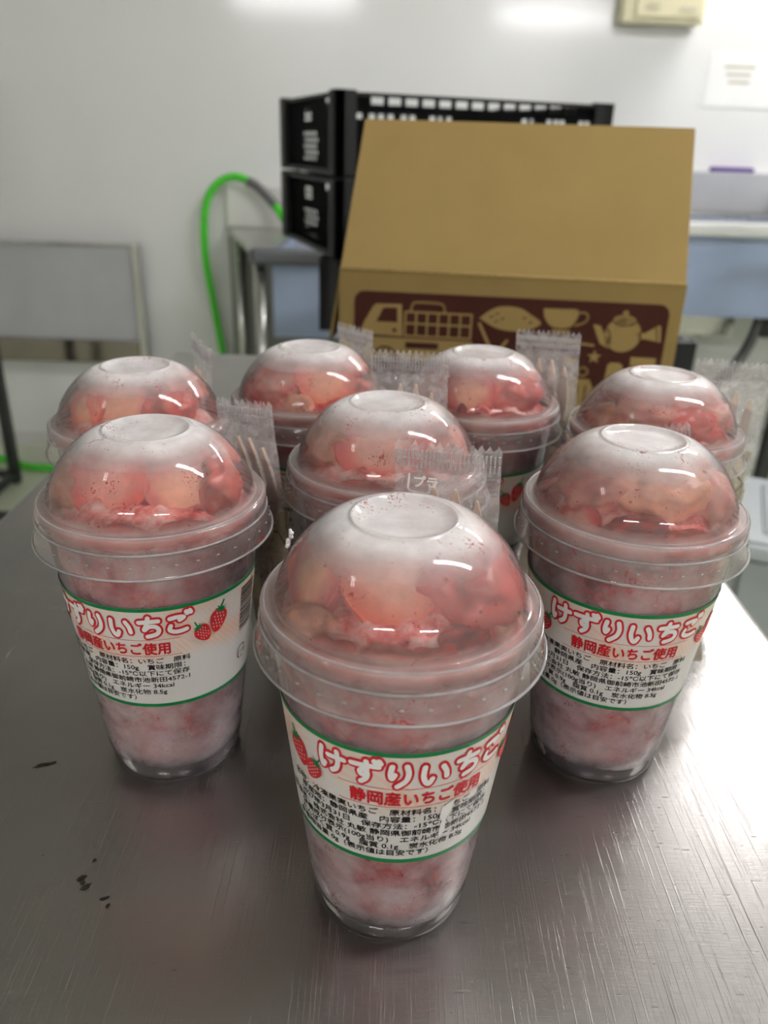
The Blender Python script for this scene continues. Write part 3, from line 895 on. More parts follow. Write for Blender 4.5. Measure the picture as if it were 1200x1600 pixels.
# ------------------------------------------------------------------ fork packets
PW, PL_ = 0.042, 0.150
def packet_meshes():
    teeth, sl = 13, 0.013
    body0, body1 = 0.010, PL_ - sl
    nx, ny = 14, 44
    bm = bmesh.new()
    for side in (1, -1):
        g = []
        for j in range(ny + 1):
            y = body0 + (body1 - body0) * j / ny
            row = []
            for i in range(nx + 1):
                x = -PW / 2 + PW * i / nx
                e = (1 - (2 * x / PW) ** 2)
                th = 0.0042 * max(0, e) ** 0.6 * min(1, 6 * (y - body0) / (body1 - body0)) * min(1, 5 * (body1 - y) / (body1 - body0))
                w = noise.noise(Vector((x * 160, y * 90, side * 3.0))) * 0.0016 * e
                xx = x + 0.0010 * noise.noise(Vector((y * 70, i // nx, 9))) * (1 if abs(x) > PW * 0.45 else 0.4)
                row.append(bm.verts.new((xx, y, side * th + w)))
            g.append(row)
        for j in range(ny):
            for i in range(nx):
                bm.faces.new((g[j][i], g[j][i + 1], g[j + 1][i + 1], g[j + 1][i]))
    wrap = mesh_of(bm, 'wrapper', 'film', False)
    seal = []
    for (ya, yb, d) in ((body1, PL_, 1), (body0, 0.0, -1)):
        bm = bmesh.new()
        n = teeth * 2
        a = [bm.verts.new((-PW / 2 + PW * i / n, ya, 0.0006 * math.sin(i * 1.3))) for i in range(n + 1)]
        b = [bm.verts.new((-PW / 2 + PW * i / n, yb + (0.0026 if i % 2 else 0.0) * d - 0.0026 * d, 0.0006 * math.sin(i * 1.1 + 1))) for i in range(n + 1)]
        for i in range(n):
            bm.faces.new((a[i], a[i + 1], b[i + 1], b[i]))
        seal.append(mesh_of(bm, 'seal', 'seal', False))
    bm = bmesh.new()
    for row in range(2):
        for i in range(25):
            x = -PW / 2 + PW * (i + 0.5) / 25
            y = body1 + 0.0020 + row * 0.0038
            box(bm, x - 0.00035, x + 0.00035, y, y + 0.0030, -0.0005, 0.0009)
    ribs = mesh_of(bm, 'seal_ribs', 'rib', False)
    # fork: one outline
    half = []
    tine = 0.027
    ytop = 0.134
    out = []
    xs_ = [-0.0126, -0.0042, 0.0042, 0.0126]
    w0 = 0.0027
    out += [(-0.0045, 0.012), (-0.0040, 0.060), (-0.0046, 0.078), (-0.0125, 0.090), (-0.0153, 0.100)]
    for q, xc in enumerate(xs_):
        tip = ytop - 0.004 * abs(q - 1.5)
        out += [(xc - w0, ytop - tine + 0.003), (xc - w0 * 0.8, tip - 0.008), (xc - 0.0004, tip), (xc + 0.0004, tip), (xc + w0 * 0.8, tip - 0.008), (xc + w0, ytop - tine + 0.003)]
        if q < 3: out += [(xc + 0.0042, ytop - tine)]
    out += [(0.0153, 0.100), (0.0125, 0.090), (0.0046, 0.078), (0.0040, 0.060), (0.0045, 0.012)]
    bm = bmesh.new()
    f = bm.faces.new([bm.verts.new((a, b, -0.0008)) for a, b in out])
    ex = bmesh.ops.extrude_face_region(bm, geom=[f])
    for v in [e for e in ex['geom'] if isinstance(e, bmesh.types.BMVert)]: v.co.z += 0.0016
    bmesh.ops.triangulate(bm, faces=[f for f in bm.faces if len(f.verts) > 4])
    for v in bm.verts:
        t = max(0, (v.co.y - 0.075) / 0.05)
        v.co.z += 0.0028 * math.sin(t * PI) * -1 + 0.0015
    fork = mesh_of(bm, 'fork', 'fork', False)
    bm = bmesh.new()
    pts = [(-0.0195, 0.016), (0.0195, 0.016), (0.0205, 0.070), (0.0170, 0.084), (0.0205, 0.096), (-0.0195, 0.096)]
    f = bm.faces.new([bm.verts.new((a, b, -0.0026)) for a, b in pts])
    ex = bmesh.ops.extrude_face_region(bm, geom=[f])
    for v in [e for e in ex['geom'] if isinstance(e, bmesh.types.BMVert)]: v.co.z += 0.0005
    slv = mesh_of(bm, 'paper_sleeve', 'sleeve', False)
    bm = bmesh.new()
    stroke(bm, [(0.0085, 0.020), (0.0135, 0.066), (0.0185, 0.0745), (0.0110, 0.084), (-0.0160, 0.087)], 0.0011)
    for v in bm.verts: v.co.z = -0.0019
    ln = mesh_of(bm, 'printed_line', 'ink', False)
    bm = bmesh.new()
    stroke(bm, [(-0.0145, 0.1365), (-0.0150, 0.1305), (-0.0140, 0.1295), (-0.0070, 0.1290), (-0.0060, 0.1305), (-0.0063, 0.1325)], 0.0009)
    merge(bm, text_bm('プラ', 0.0052, -0.0131, 0.1317, 'LEFT', 0.0002))
    for v in bm.verts: v.co.z = 0.0024
    mk = mesh_of(bm, 'recycling_mark', 'white_ink', False)
    return wrap, seal, ribs, fork, slv, ln, mk
wrap_me, seal_me, ribs_me, fork_me, slv_me, ln_me, mk_me = packet_meshes()
G_PK = 'wrapped forks attached to the dessert cups'
PACK = [  # cup, top: angle radius z, bottom: angle radius z, facing yaw, description
 ('F', 17, 0.058, 0.1690, 22, 0.053, 0.020, 14, 'clear wrapped fork with a white recycling mark, behind the nearest cup'),
 ('L', 32, 0.058, 0.1620, 54, 0.059, 0.018, 42, 'clear wrapped cream fork against the right side of the left salmon-chunk cup'),
 ('R', 18, 0.060, 0.1500, 50, 0.063, 0.012, 14, 'clear wrapped fork whose serrated top shows over the heavily frosted right cup'),
 ('M', 10, 0.060, 0.1740, 14, 0.051, 0.024, 10, 'clear wrapped fork behind the cup with the bright red berry'),
 ('BL', 18, 0.066, 0.1640, 12, 0.064, 0.014, 62, 'clear wrapped fork beside the half-hidden far left cup'),
 ('B1', 22, 0.062, 0.1650, 28, 0.060, 0.015, 55, 'clear wrapped fork beside the cup with the round peach-coloured berry'),
 ('B2', 48, 0.060, 0.1690, 60, 0.056, 0.018, 28, 'clear wrapped fork standing before the printed box, beside the red-edged slice cup'),
 ('BR', 56, 0.063, 0.1640, 60, 0.060, 0.014, 20, 'clear wrapped fork leaning beyond the far right cup'),
]
cxy = {c[0]: (c[1], c[2]) for c in CUPS}
for (k, a1, ra, z1, a0, rb3, z0, yaw, lab) in PACK:
    cx, cy = cxy[k]
    T = Vector((cx + ra * math.sin(math.radians(a1)), cy + ra * math.cos(math.radians(a1)), z1))
    Bt = Vector((cx + rb3 * math.sin(math.radians(a0)), cy + rb3 * math.cos(math.radians(a0)), z0))
    ydir = (T - Bt).normalized()
    xh = Vector((math.cos(math.radians(yaw)), -math.sin(math.radians(yaw)), 0))
    xdir = (xh - ydir * xh.dot(ydir)).normalized()
    zdir = xdir.cross(ydir)
    root = empty('fork_packet')
    org = T - ydir * PL_
    root.matrix_world = Matrix(((xdir.x, ydir.x, zdir.x, org.x), (xdir.y, ydir.y, zdir.y, org.y), (xdir.z, ydir.z, zdir.z, org.z), (0, 0, 0, 1)))
    tag(root, lab, 'fork packet', G_PK)
    wr = link('wrapper', wrap_me, None, root)
    for sm in seal_me: link('seal', sm, None, wr)
    tag(link('seal_ribs', ribs_me, None, wr), kind='stuff')
    if k == 'F': link('recycling_mark', mk_me, None, wr)
    link('fork', fork_me, None, root)
    sv = link('paper_sleeve', slv_me, None, root)
    link('printed_line', ln_me, None, sv)

# ------------------------------------------------------------------ cardboard box
BXW, BXH, BXD, TH = 0.3237, 0.1638, 0.185, 0.0032
bx = empty('cardboard_box', (-0.0501, 0.785, 0.0), math.radians(-5.3))
tag(bx, 'brown cardboard box with raised lid flap and brown kitchenware print', 'box')
obj('front_panel', B(0, BXW, 0, TH, 0.0003, BXH, bev=0.0008), M['card'], bx)
obj('back_panel', B(0, BXW, BXD - TH, BXD, 0.0003, BXH, bev=0.0008), M['card'], bx)
obj('side_panel', B(0, TH, TH, BXD - TH, 0.0003, BXH, bev=0.0008), M['card'], bx)
obj('side_panel', B(BXW - TH, BXW, TH, BXD - TH, 0.0003, BXH, bev=0.0008), M['card'], bx)
obj('bottom_panel', B(TH, BXW - TH, TH, BXD - TH, 0.0003, 0.004), M['card'], bx)
def flap(p0, p1, q0, q1, inset=0.001):
    p0, p1, q0, q1 = map(Vector, (p0, p1, q0, q1))
    n = (p1 - p0).cross(q0 - p0).normalized() * TH
    b = bmesh.new()
    vs = [b.verts.new(v) for v in (p0, p1, q1, q0, p0 - n, p1 - n, q1 - n, q0 - n)]
    for f in ((0, 1, 2, 3), (7, 6, 5, 4), (0, 4, 5, 1), (1, 5, 6, 2), (2, 6, 7, 3), (3, 7, 4, 0)):
        b.faces.new([vs[i] for i in f])
    bmesh.ops.bevel(b, geom=b.edges[:], offset=0.0007, segments=1, affect='EDGES')
    return b
obj('lid_flap', flap((0.001, 0.0, BXH + 0.0006), (BXW - 0.0015, 0.0, BXH + 0.0006), (0.0074, 0.1160, 0.2963), (0.3313, 0.1061, 0.2963)), M['card'], bx)
obj('side_flap', flap((0.0, 0.006, BXH), (0.0, BXD - 0.006, BXH), (-0.012, 0.012, BXH - 0.070), (-0.012, BXD - 0.012, BXH - 0.070)), M['card'], bx)
obj('side_flap', flap((BXW - 0.004, BXD - 0.006, BXH - 0.004), (BXW - 0.004, 0.006, BXH - 0.004), (BXW - 0.02, BXD - 0.012, BXH - 0.070), (BXW - 0.02, 0.012, BXH - 0.070)), M['card'], bx)
obj('fold_crease', tube(bmesh.new(), [(0.001, 0.0006, BXH + 0.0004), (BXW - 0.001, 0.0006, BXH + 0.0004)], 0.0013, 8), M['card_in'], bx, True)

def decal(name, bm, mat, off, parent):
    me = bpy.data.meshes.new(name)
    for v in bm.verts:
        v.co = Vector((v.co.x / 1000, -off, BXH + v.co.y / 1000))
    bmesh.ops.recalc_face_normals(bm, faces=bm.faces)
    for f in bm.faces:
        f.normal_update()
        if f.normal.y > 0: f.normal_flip()
    bm.to_mesh(me); bm.free()
    return link(name, me, M[mat], parent)
bm = bmesh.new()
pts = []
for (cx, cy, a) in ((302, -29, 0), (25, -29, 90), (25, -139, 180), (302, -139, 270)):
    for k in range(7):
        t = math.radians(a + 15 * k)
        pts.append((cx + 10 * math.cos(t), cy + 10 * math.sin(t)))
poly(bm, pts)
pr = decal('printed_panel', bm, 'brown', 0.0003, bx)
bm = bmesh.new()           # truck
poly(bm, [(22.4, -55), (25, -48), (34, -32.5), (37, -30.5), (61.1, -30), (63.1, -61), (22.5, -60)])
poly(bm, [(24, -62.5), (131, -62.5), (131, -84), (24, -84)])
for q in range(7):
    stroke(bm, [(65 + q * 10.6, -37), (65 + q * 10.6, -60)], 2.0)
for yy in (-37, -48, -60): stroke(bm, [(65, yy), (128.6, yy)], 2.0)
stroke(bm, catmull([(70, -36, 0), (72, -29, 0), (78, -27.6, 0), (95, -27.8, 0), (101, -29.5, 0), (103, -36.4, 0)], 4), 2.2)
decal('truck_print', bm, 'tan', 0.0006, pr)
bm = bmesh.new()
poly(bm, [(37, -47.4), (43, -35), (45, -33.8), (56.9, -33.6), (57.4, -47.3)])
poly(bm, ell(54.8, -55.2, 2, 2, 10)); 
stroke(bm, [(24, -61.6), (131, -61.6)], 1.2)
stroke(bm, ell(46, -83, 11, 11, 18, 0, PI) , 2)
stroke(bm, ell(46, -83, 6.5, 6.5, 18, 0, PI) , 1.2)
stroke(bm, ell(112, -83, 11, 11, 18, 0, PI) , 2)
poly(bm, [(66, -66), (98, -66), (98, -72), (66, -72)])
decal('truck_detail_print', bm, 'brown', 0.0009, pr)
bm = bmesh.new()           # sweet potato, cup, teapot
poly(bm, [(p.x, p.y) for p in catmull([(136, -39.6, 0), (144.2, -32.7, 0), (155, -27.8, 0), (172, -28, 0), (183.8, -33.6, 0), (194.6, -42.3, 0), (177, -50, 0), (154.1, -48.7, 0), (136, -39.6, 0)], 5)[:-1]])
stroke(bm, [(136.6, -45), (148.6, -68)], 3.2)
stroke(bm, [(158, -68), (164, -60)], 3)
decal('sweet_potato_print', bm, 'tan', 0.0006, pr)
bm = bmesh.new()
for (a, b) in ((147.4, -37.6), (152.8, -34.6), (152.1, -41.7), (178.6, -37.5), (184.6, -41.4), (158, -39)):
    stroke(bm, [(a - 1.2, b - 0.6), (a + 1.2, b + 0.6)], 1.2)
decal('spot_print', bm, 'brown', 0.0009, pr)
bm = bmesh.new()
poly(bm, [(p.x, p.y) for p in catmull([(195.7, -27.4, 0), (212, -27.2, 0), (227.8, -27.4, 0), (228.3, -35, 0), (223, -43.3, 0), (213, -45.4, 0), (204, -43.6, 0), (197.5, -36, 0), (195.7, -27.4, 0)], 4)[:-1]])
stroke(bm, [(206.5, -48.2), (221.5, -48.2)], 3)
stroke(bm, catmull([(228, -30.6, 0), (235, -30, 0), (237.8, -34, 0), (235, -39, 0), (227, -42, 0)], 5), 2.2)
stroke(bm, [(214.7, -57), (246.2, -60)], 2.4)
decal('teacup_print', bm, 'tan', 0.0006, pr)
bm = bmesh.new()
poly(bm, ell(272.2, -48.5, 17, 16.5, 26))
poly(bm, ell(272, -34.5, 10.5, 4.5, 18))
poly(bm, ell(272.2, -28.6, 2.8, 3.0, 12))
poly(bm, [(243.5, -40), (250.7, -41.2), (256, -50), (263.3, -54), (260.3, -62), (252, -58), (247, -48)])
poly(bm, [(285.8, -45.3), (292, -46), (303.9, -38.2), (306, -38.5), (308.3, -54), (292, -51.5), (286.4, -53.1)])
decal('teapot_print', bm, 'tan', 0.0006, pr)
bm = bmesh.new()
stroke(bm, catmull([(261.5, -36.5, 0), (267, -39.4, 0), (277, -39.4, 0), (282.5, -36.5, 0)], 4), 1.0)
stroke(bm, catmull([(257, -43, 0), (260.5, -50, 0), (259, -58, 0)], 4), 1.0)
stroke(bm, [(287.6, -44.5), (288.6, -53.5)], 1.0)
stroke(bm, [(302, -40.5), (304.5, -52)], 1.0)
decal('teapot_detail_print', bm, 'brown', 0.0009, pr)
bm = bmesh.new()
poly(bm, [(248.5 + (7 if k % 2 == 0 else 3) * math.sin(k * PI / 5), -71 + (7 if k % 2 == 0 else 3) * math.cos(k * PI / 5)) for k in range(10)])
poly(bm, [(219, -71), (234.5, -75), (224, -83)])
poly(bm, [(262, -78), (265, -75.5), (273, -75.5), (276.6, -78), (277, -92), (261, -92)])
poly(bm, [(282.6, -69.2), (306.4, -69.3), (307, -78), (283, -78)])
stroke(bm, ell(239.5, -86, 4.6, 4.2, 14) + [(244.1, -86)], 2.2)
poly(bm, [(232, -93), (247, -93), (252, -103), (252, -140), (227, -140), (227, -103)])
poly(bm, [(255, -97), (275, -97), (275, -135), (255, -135)])
decal('pantry_print', bm, 'tan', 0.0006, pr)
bm = bmesh.new()
stroke(bm, [(236, -100), (236, -136)], 1.4); stroke(bm, [(244, -100), (244, -136)], 1.4)
decal('pantry_detail_print', bm, 'brown', 0.0009, pr)

# ------------------------------------------------------------------ black crates
def perf(w, h, xc, yc, holes, th=0.004):
    """upright panel in the xz plane (x 0..w, z 0..h) with rectangular openings"""
    xs = sorted(set([0.0, w] + [round(v, 5) for v in xc]))
    ys = sorted(set([0.0, h] + [round(v, 5) for v in yc]))
    bm = bmesh.new()
    vv = {}
    def V(i, j):
        if (i, j) not in vv: vv[(i, j)] = bm.verts.new((xs[i], 0, ys[j]))
        return vv[(i, j)]
    for i in range(len(xs) - 1):
        for j in range(len(ys) - 1):
            cx, cy = (xs[i] + xs[i + 1]) / 2, (ys[j] + ys[j + 1]) / 2
            if any(a < cx < b and c < cy < d for (a, b, c, d) in holes): continue
            bm.faces.new((V(i, j), V(i + 1, j), V(i + 1, j + 1), V(i, j + 1)))
    bmesh.ops.solidify(bm, geom=bm.faces[:], thickness=th)
    return bm

def crate_mesh(w, h, style):
    holes = []
    if style == 'long':
        n = 13
        for q in range(n):
            x = 0.055 + (w - 0.11) * q / n
            holes.append((x, x + (w - 0.11) / n - 0.009, h - 0.022, h - 0.010))
        for x in (0.030, 0.052, 0.068, 0.085, 0.108, 0.124, 0.16, 0.176, 0.19, 0.335, 0.352, 0.385, 0.398, 0.411, 0.45, 0.463):
            if x < w - 0.03: holes.append((x, x + 0.0095, h - 0.043, h - 0.032))
        for x in (0.10, 0.14, 0.18, 0.29, 0.33, 0.37):
            holes.append((x, x + 0.03, h - 0.095, h - 0.055))
    elif style == 'short':
        for q in range(3):
            holes.append((w * 0.42, w * 0.54, h - 0.030 + q * 0.008 - 0.016 + 0.002, h - 0.030 + q * 0.008 - 0.0100))
        for a in range(6):
            for b in range(5):
                x = w * 0.36 + a * w * 0.048 + (0.009 if b % 2 else 0)
                holes.append((x, x + w * 0.026, 0.020 + b * 0.0105, 0.0262 + b * 0.0105))
        holes.append((w * 0.80, w * 0.86, h - 0.022, h - 0.012))
    else:
        n = 4
        for q in range(n):
            x = 0.04 + (w - 0.08) * q / n
            holes.append((x, x + (w - 0.08) / n - 0.012, 0.018, h - 0.022))
    xc, yc = [], []
    for a, b, c, d in holes: xc += [a, b]; yc += [c, d]
    return mesh_of(perf(w, h - 0.004, xc, yc, holes), 'crate_wall', 'black', False)

CW, CD, CH = 0.505, 0.39, 0.131
cm_long, cm_open_l = crate_mesh(CW, CH, 'long'), crate_mesh(CW, CH, 'open')
cm_short, cm_open_s = crate_mesh(CD, CH, 'short'), crate_mesh(CD, CH, 'open')
def rim_me(w, d):
    bm = bmesh.new()
    for (x0, x1, y0, y1) in ((0, w, -0.006, 0.006), (0, w, d - 0.006, d + 0.006), (-0.006, 0.006, 0, d), (w - 0.006, w + 0.006, 0, d)):
        box(bm, x0, x1, y0, y1, CH - 0.010, CH - 0.004, bev=0.001)
        box(bm, x0, x1, y0, y1, 0.0, 0.009, bev=0.001)
    return mesh_of(bm, 'rim', 'black', False)
def bottom_me(w, d):
    bm = bmesh.new()
    n = 9
    for k in range(n):
        x = w * (k + 0.5) / n
        box(bm, x - 0.016, x + 0.016, 0.002, d - 0.002, 0.002, 0.006)
    m_ = 6
    for k in range(m_):
        y = d * (k + 0.5) / m_
        box(bm, 0.002, w - 0.002, y - 0.010, y + 0.010, 0.0025, 0.0055)
    return mesh_of(bm, 'base_grid', 'black', False)
rim_, bot_ = rim_me(CW, CD), bottom_me(CW, CD)
bm = B(-0.010, 0.028, -0.010, 0.010, 0.0, CH - 0.001, bev=0.002)
box(bm, -0.010, 0.010, -0.010, 0.028, 0.0, CH - 0.001, bev=0.002)
post_ = mesh_of(bm, 'corner_post', 'black', False)
def crate(x, y, z, deg, lab, nearx=True):
    root = empty('stacking_crate', (x, y, z), math.radians(deg))
    tag(root, lab, 'crate', 'stacked black crates')
    link('crate_wall', cm_long, None, root)
    w = link('crate_wall', cm_open_l, None, root); w.location = (0, CD, 0)
    w = link('crate_wall', cm_short, None, root); w.location = (0, CD, 0); w.rotation_euler.z = -PI / 2
    w = link('crate_wall', cm_open_s, None, root); w.location = (CW, 0, 0); w.rotation_euler.z = PI / 2
    link('rim', rim_, None, root)
    link('base_grid', bot_, None, root)
    for (px, py, a) in ((0, 0, 0), (CW, 0, 90), (CW, CD, 180), (0, CD, 270)):
        p = link('corner_post', post_, None, root); p.location = (px, py, 0); p.rotation_euler.z = math.radians(a)
    return root
crate(-0.0945, 1.45, 0.2225, 20, 'black perforated plastic crate at the top of the stack behind the box')
crate(-0.0945, 1.45, 0.0885, 20, 'black perforated plastic crate second from the top of the stack')
zz = 0.0885 - 0.134
names_ = ['black crate third from the top, its left end showing beside the cardboard box', 'black crate fourth from the top, jutting out to the right of the box',
          'fifth black crate down in the stack behind the table', 'sixth black crate down in the stack behind the table', 'seventh black crate down, near the floor behind the table', 'eighth black crate down, lowest but one behind the table', 'lowest black crate on the floor behind the table']
k = 0
while zz > FLOOR - 0.02:
    off = [0.0, 0.19, 0.06, 0.08, 0.05, 0.07, 0.06, 0.06][min(k, 7)]
    last_z = max(zz, FLOOR + 0.001)
    crate(-0.122 + off, 1.50 + (0.02 if k else 0), zz, 0, names_[min(k, 6)])
    zz -= 0.134
    k += 1
# pallet board that lifts the stack to its height
zb = zz + 0.134
tag(obj('dolly_board', B(-0.09, 0.50, 1.49, 1.93, FLOOR, zb, bev=0.004), M['blackm']), 'flat black board under the crate stack on the floor', 'board')

# ------------------------------------------------------------------ left steel table with sink bowl, against the back wall
def unit(name, x0, x1, y0, top, splash, lab, cat, bowl_x0, bowl_x1, bowl_z, rimh):
    t = empty(name, ((x0 + x1) / 2, (y0 + YB) / 2, FLOOR))
    tag(t, lab, cat)
    ox, oy = (x0 + x1) / 2, (y0 + YB) / 2
    def P(nm, a, b, c, d, e, f, mat, bev=0.003, par=None):
        return obj(nm, B(a - ox, b - ox, c - oy, d - oy, e - FLOOR, f - FLOOR, bev=bev), M[mat], par or t)
    yb = YB - 0.003
    # rim and deck around the bowl opening
    b0, b1 = y0 + 0.07, yb - 0.12
    P('front_rim', x0, x1, y0, y0 + 0.05, top - rimh, top, 'rim_painted_glint' if 'sink' in name else 'rim_dark', 0.012)
    P('deck', x0, bowl_x0, y0 + 0.05, yb, top - 0.02, top - 0.002, 'steel')
    P('deck', bowl_x1, x1, y0 + 0.05, yb, top - 0.02, top - 0.002, 'steel')
    P('deck', bowl_x0, bowl_x1, b1, yb, top - 0.02, top - 0.002, 'steel')
    bw = P('bowl', bowl_x0, bowl_x1, y0 + 0.03, y0 + 0.045, bowl_z, top - rimh, 'bowl')
    P('bowl_back', bowl_x0, bowl_x1, b1, b1 + 0.01, bowl_z, top - 0.02, 'steel_d', 0.002, bw)
    P('bowl_side', bowl_x0, bowl_x0 + 0.01, y0 + 0.045, b1, bowl_z, top - 0.02, 'bowl', 0.002, bw)
    P('bowl_side', bowl_x1 - 0.01, bowl_x1, y0 + 0.045, b1, bowl_z, top - 0.02, 'bowl', 0.002, bw)
    P('bowl_floor', bowl_x0, bowl_x1, y0 + 0.03, b1, bowl_z - 0.008, bowl_z, 'bowl', 0.002, bw)
    P('splashback', x0, x1, yb - 0.03, yb, top - 0.002, splash, 'steel_d' if 'sink' in name else 'white', 0.004)
    for (lx, ly) in ((x0 + 0.03, y0 + 0.05), (x1 - 0.03, y0 + 0.05), (x0 + 0.03, yb - 0.05), (x1 - 0.03, yb - 0.05)):
        lg = obj('leg', tube(bmesh.new(), [(lx - ox, ly - oy, 0.02), (lx - ox, ly - oy, top - 0.02 - FLOOR)], 0.019, 14), M['steel'], t, True)
        obj('foot', tube(bmesh.new(), [(lx - ox, ly - oy, 0.0), (lx - ox, ly - oy, 0.03)], [0.026, 0.021], 14), M['blackm'], lg, True)
    for ly in (y0 + 0.05, yb - 0.05):
        obj('lower_rail', tube(bmesh.new(), [(x0 + 0.03 - ox, ly - oy, 0.16), (x1 - 0.03 - ox, ly - oy, 0.16)], 0.013, 10), M['steel'], t, True)
    if name == 'prep_counter':            # splayed left end: the front edge is shorter than the back
        for o in t.children:
            for v in o.data.vertices:
                if v.co.x < x0 + 0.12 - ox:
                    v.co.x += 0.195 * (yb - oy - v.co.y) / (yb - y0)
        P('painted_shade_panel', x0 + 0.01, x1 - 0.02, yb - 0.02, yb - 0.01, -0.72, top - 0.03, 'painted_shade')  # added dark sheet standing in for the counter's shadow on the wall
    return t, ox, oy
unit('prep_counter', -0.595, 0.55, 2.345, -0.0035, 0.134, 'steel prep counter with white splashback behind the crates on the left', 'counter', -0.345, 0.35, -0.25, 0.045)
t, ox, oy = unit('wash_sink', 0.66, 2.2, 2.39, 0.100, 0.2235, 'stainless steel wash sink with blue-grey bowl along the back wall right of the box', 'sink', 0.73, 1.9, -0.157, 0.036)
dr = obj('drain_hose', tube(bmesh.new(), catmull([(1.19 - ox, 2.62 - oy, -0.155 - FLOOR), (1.185 - ox, 2.61 - oy, -0.24 - FLOOR), (1.14 - ox, 2.60 - oy, -0.35 - FLOOR), (1.03 - ox, 2.62 - oy, -0.52 - FLOOR), (0.98 - ox, 2.66 - oy, -0.70 - FLOOR), (0.98 - ox, 2.7 - oy, -0.845 - FLOOR)], 8), 0.017, 12), M['grey'], t, True)
obj('valve_handle', B(1.195 - ox, 1.27 - ox, 2.58 - oy, 2.61 - oy, -0.196 - FLOOR, -0.172 - FLOOR, bev=0.005), M['orange'], t)
obj('valve_body', B(1.20 - ox, 1.40 - ox, 2.59 - oy, 2.68 - oy, -0.26 - FLOOR, -0.197 - FLOOR, bev=0.01), M['blackm'], t)
obj('trap_box', B(0.92 - ox, 1.16 - ox, 2.72 - oy, 2.86 - oy, -0.29 - FLOOR, -0.166 - FLOOR, bev=0.01), M['steel'], t)
obj('faucet', tube(bmesh.new(), catmull([(1.30 - ox, 2.90 - oy, 0.098 - FLOOR), (1.30 - ox, 2.90 - oy, 0.15 - FLOOR), (1.30 - ox, 2.84 - oy, 0.17 - FLOOR), (1.30 - ox, 2.74 - oy, 0.15 - FLOOR)], 6), 0.018, 12), M['white'], t, True)

# sponge cloth on the splashback
bm = B(1.078, 1.226, 2.968, 2.995, 0.2235, 0.238, bev=0.004)
for v in bm.verts: v.co.z += 0.002 * noise.noise(v.co * 40) if v.co.z > 0.23 else 0
tag(obj('folded_cloth', bm, M['purple']), 'folded purple cloth lying on the sink splashback', 'cloth')

# ------------------------------------------------------------------ steel panel stand on the left
t = empty('steel_stand', (-1.30, 2.93, FLOOR))
tag(t, 'grey steel panelled stand with polished lower rail against the left of the wall', 'stand')
def Q(nm, a, b, c, d, e, f, mat, bev=0.003): return obj(nm, B(a + 1.30, b + 1.30, c - 2.93, d - 2.93, e - FLOOR, f - FLOOR, bev=bev), M[mat], t)
Q('panel', -1.75, -0.925, 2.935, 2.955, -0.415, -0.080, 'steel_d')
Q('top_edge', -1.75, -0.90, 2.925, 2.965, -0.082, -0.072, 'steel', 0.002)
Q('lower_rail', -1.75, -0.925, 2.915, 2.945, -0.495, -0.412, 'mirror', 0.004)
for x in (-1.74, -0.912):
    Q('leg', x - 0.012, x + 0.012, 2.92, 2.965, FLOOR, -0.080, 'steel', 0.002)

# ------------------------------------------------------------------ hoses
bm = tube(bmesh.new(), catmull([(-0.345, 2.86, 0.004), (-0.372, 2.86, 0.036), (-0.412, 2.905, 0.080), (-0.473, 2.92, 0.136), (-0.548, 2.925, 0.160), (-0.615, 2.92, 0.126), (-0.650, 2.915, 0.046), (-0.659, 2.92, -0.10),
                                (-0.640, 2.92, -0.26), (-0.618, 2.93, -0.45), (-0.60, 2.92, -0.65), (-0.62, 2.88, -0.80), (-0.70, 2.83, FLOOR + 0.014), (-0.95, 2.78, FLOOR + 0.014), (-1.20, 2.72, FLOOR + 0.014), (-1.32, 2.72, FLOOR + 0.014), (-1.46, 2.79, FLOOR + 0.014), (-1.9, 2.82, FLOOR + 0.014)], 10), 0.0135, 12)
hs = obj('garden_hose', bm, M['hose'], None, True)
tag(hs, 'bright green hose looped over the prep counter and down to the floor', 'hose')
obj('hose_sleeve', tube(bmesh.new(), catmull([(-0.395, 2.895, 0.063), (-0.412, 2.905, 0.080), (-0.445, 2.915, 0.112), (-0.473, 2.92, 0.136), (-0.50, 2.922, 0.148)], 6), 0.0152, 12), M['grey'], hs, True)

# ------------------------------------------------------------------ wall fittings
t = empty('wall_controller', (0.82, YB, 0.645))
tag(t, 'cream plastic control box mounted high on the back wall', 'control box')
obj('case', B(-0.125, 0.13, -0.075, -0.002, 0.0, 0.20, bev=0.008), M['cream_box'], t)
obj('face_plate', B(-0.085, 0.12, -0.083, -0.073, 0.015, 0.19, bev=0.004), M['cream_box'], t)
for k in range(3): obj('vent_slot', B(-0.055, -0.015, -0.0845, -0.082, 0.036 + k * 0.008, 0.039 + k * 0.008), M['pale_ink'], t)
obj('name_strip', B(0.050, 0.100, -0.0845, -0.082, 0.034, 0.046), M['pale_ink'], t)
t = empty('wall_notice', (1.11, YB, 0.50))
tag(t, 'white laminated paper notice on the wall above the sink', 'notice')
obj('sheet', B(-0.088, 0.14, -0.0016, -0.0003, -0.078, 0.082), M['paper'], t)
for k, (a, b) in enumerate(((-0.04, 0.06), (-0.03, 0.05), (-0.02, 0.05))):
    obj('text_line', B(a, b, -0.0021, -0.0015, 0.035 - k * 0.022, 0.043 - k * 0.022), M['pale_ink'], t)

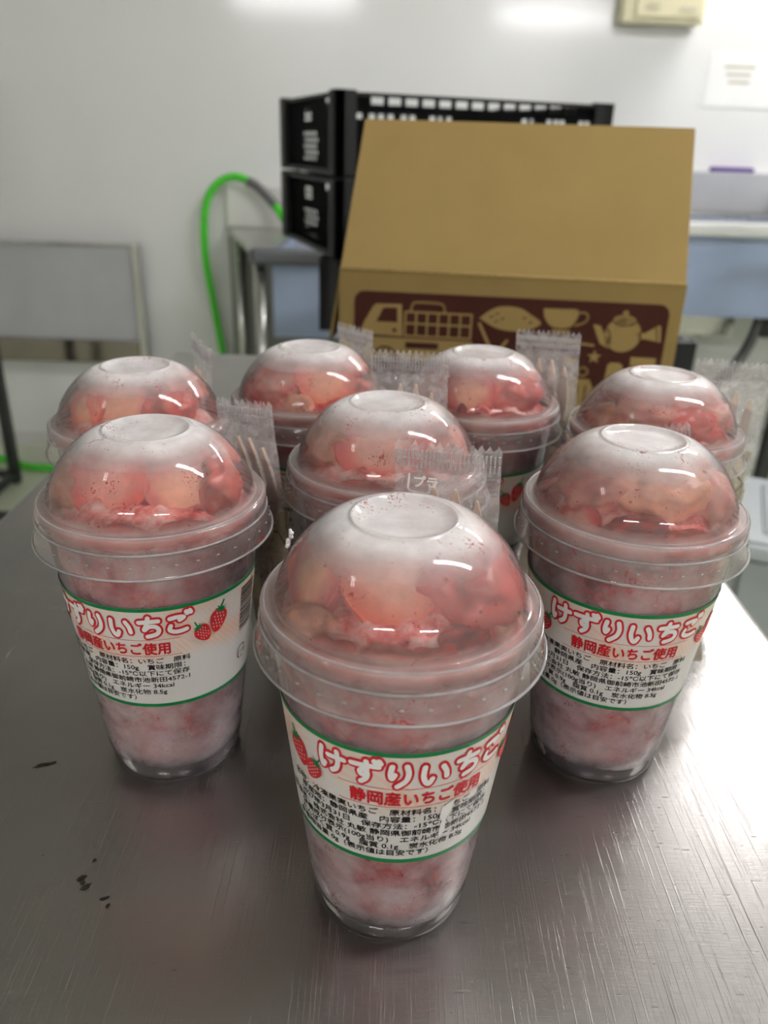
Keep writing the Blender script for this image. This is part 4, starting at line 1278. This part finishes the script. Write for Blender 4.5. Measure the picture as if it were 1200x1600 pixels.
# ------------------------------------------------------------------ storage bin on the right
t = empty('storage_bin', (0.735, 1.165, FLOOR), math.radians(-22))
tag(t, 'grey lidded plastic storage bin on the floor right of the table', 'bin')
def frustum(w0, d0, w1, d1, z0, z1, bev):
    b = bmesh.new()
    vs = [b.verts.new((sx * w / 2, sy * d / 2, z)) for (w, d, z) in ((w0, d0, z0), (w1, d1, z1)) for sx, sy in ((-1, -1), (1, -1), (1, 1), (-1, 1))]
    b.faces.new(vs[3::-1]); b.faces.new(vs[4:])
    for k in range(4): b.faces.new((vs[k], vs[(k + 1) % 4], vs[4 + (k + 1) % 4], vs[4 + k]))
    bmesh.ops.bevel(b, geom=b.edges[:], offset=bev, segments=3, affect='EDGES')
    return b
obj('bin_body', frustum(0.26, 0.24, 0.30, 0.28, 0.0, 0.575, 0.012), M['bin'], t)
obj('lid', frustum(0.33, 0.31, 0.32, 0.30, 0.570, 0.600, 0.008), M['bin'], t)
obj('lid_panel', frustum(0.24, 0.22, 0.23, 0.21, 0.598, 0.606, 0.003), M['bin'], t)
obj('handle', B(-0.05, 0.05, -0.160, -0.135, 0.50, 0.53, bev=0.006), M['bin'], t)

# ------------------------------------------------------------------ black metal racks either side
def rack(x, y, sgn, lab):
    t = empty('metal_rack', (x, y, FLOOR))
    tag(t, lab, 'rack')
    for (a, b) in ((0, 0), (sgn * 0.5, 0), (0, 0.30), (sgn * 0.5, 0.30)):
        u = obj('upright', B(a - 0.016, a + 0.016, b - 0.016, b + 0.016, 0.0, 1.35, bev=0.003), M['blackm'], t)
    for z in (0.02, 1.1):
        for b in (0, 0.30):
            obj('cross_bar', B(min(0, sgn * 0.5), max(0, sgn * 0.5), b - 0.012, b + 0.012, z, z + 0.025, bev=0.003), M['blackm'], t)
        for a in (0, sgn * 0.5):
            obj('side_bar', B(a - 0.012, a + 0.012, 0, 0.30, z, z + 0.025, bev=0.003), M['blackm'], t)
    return t
r = rack(-1.31, 2.30, -1, 'black metal rack whose upright stands at the left edge')
obj('foot', B(0.0, 0.17, -0.014, 0.014, 0.0, 0.022, bev=0.003), M['blackm'], r)
rack(1.05, 1.78, 1, 'black metal rack with an upright behind the grey bin')
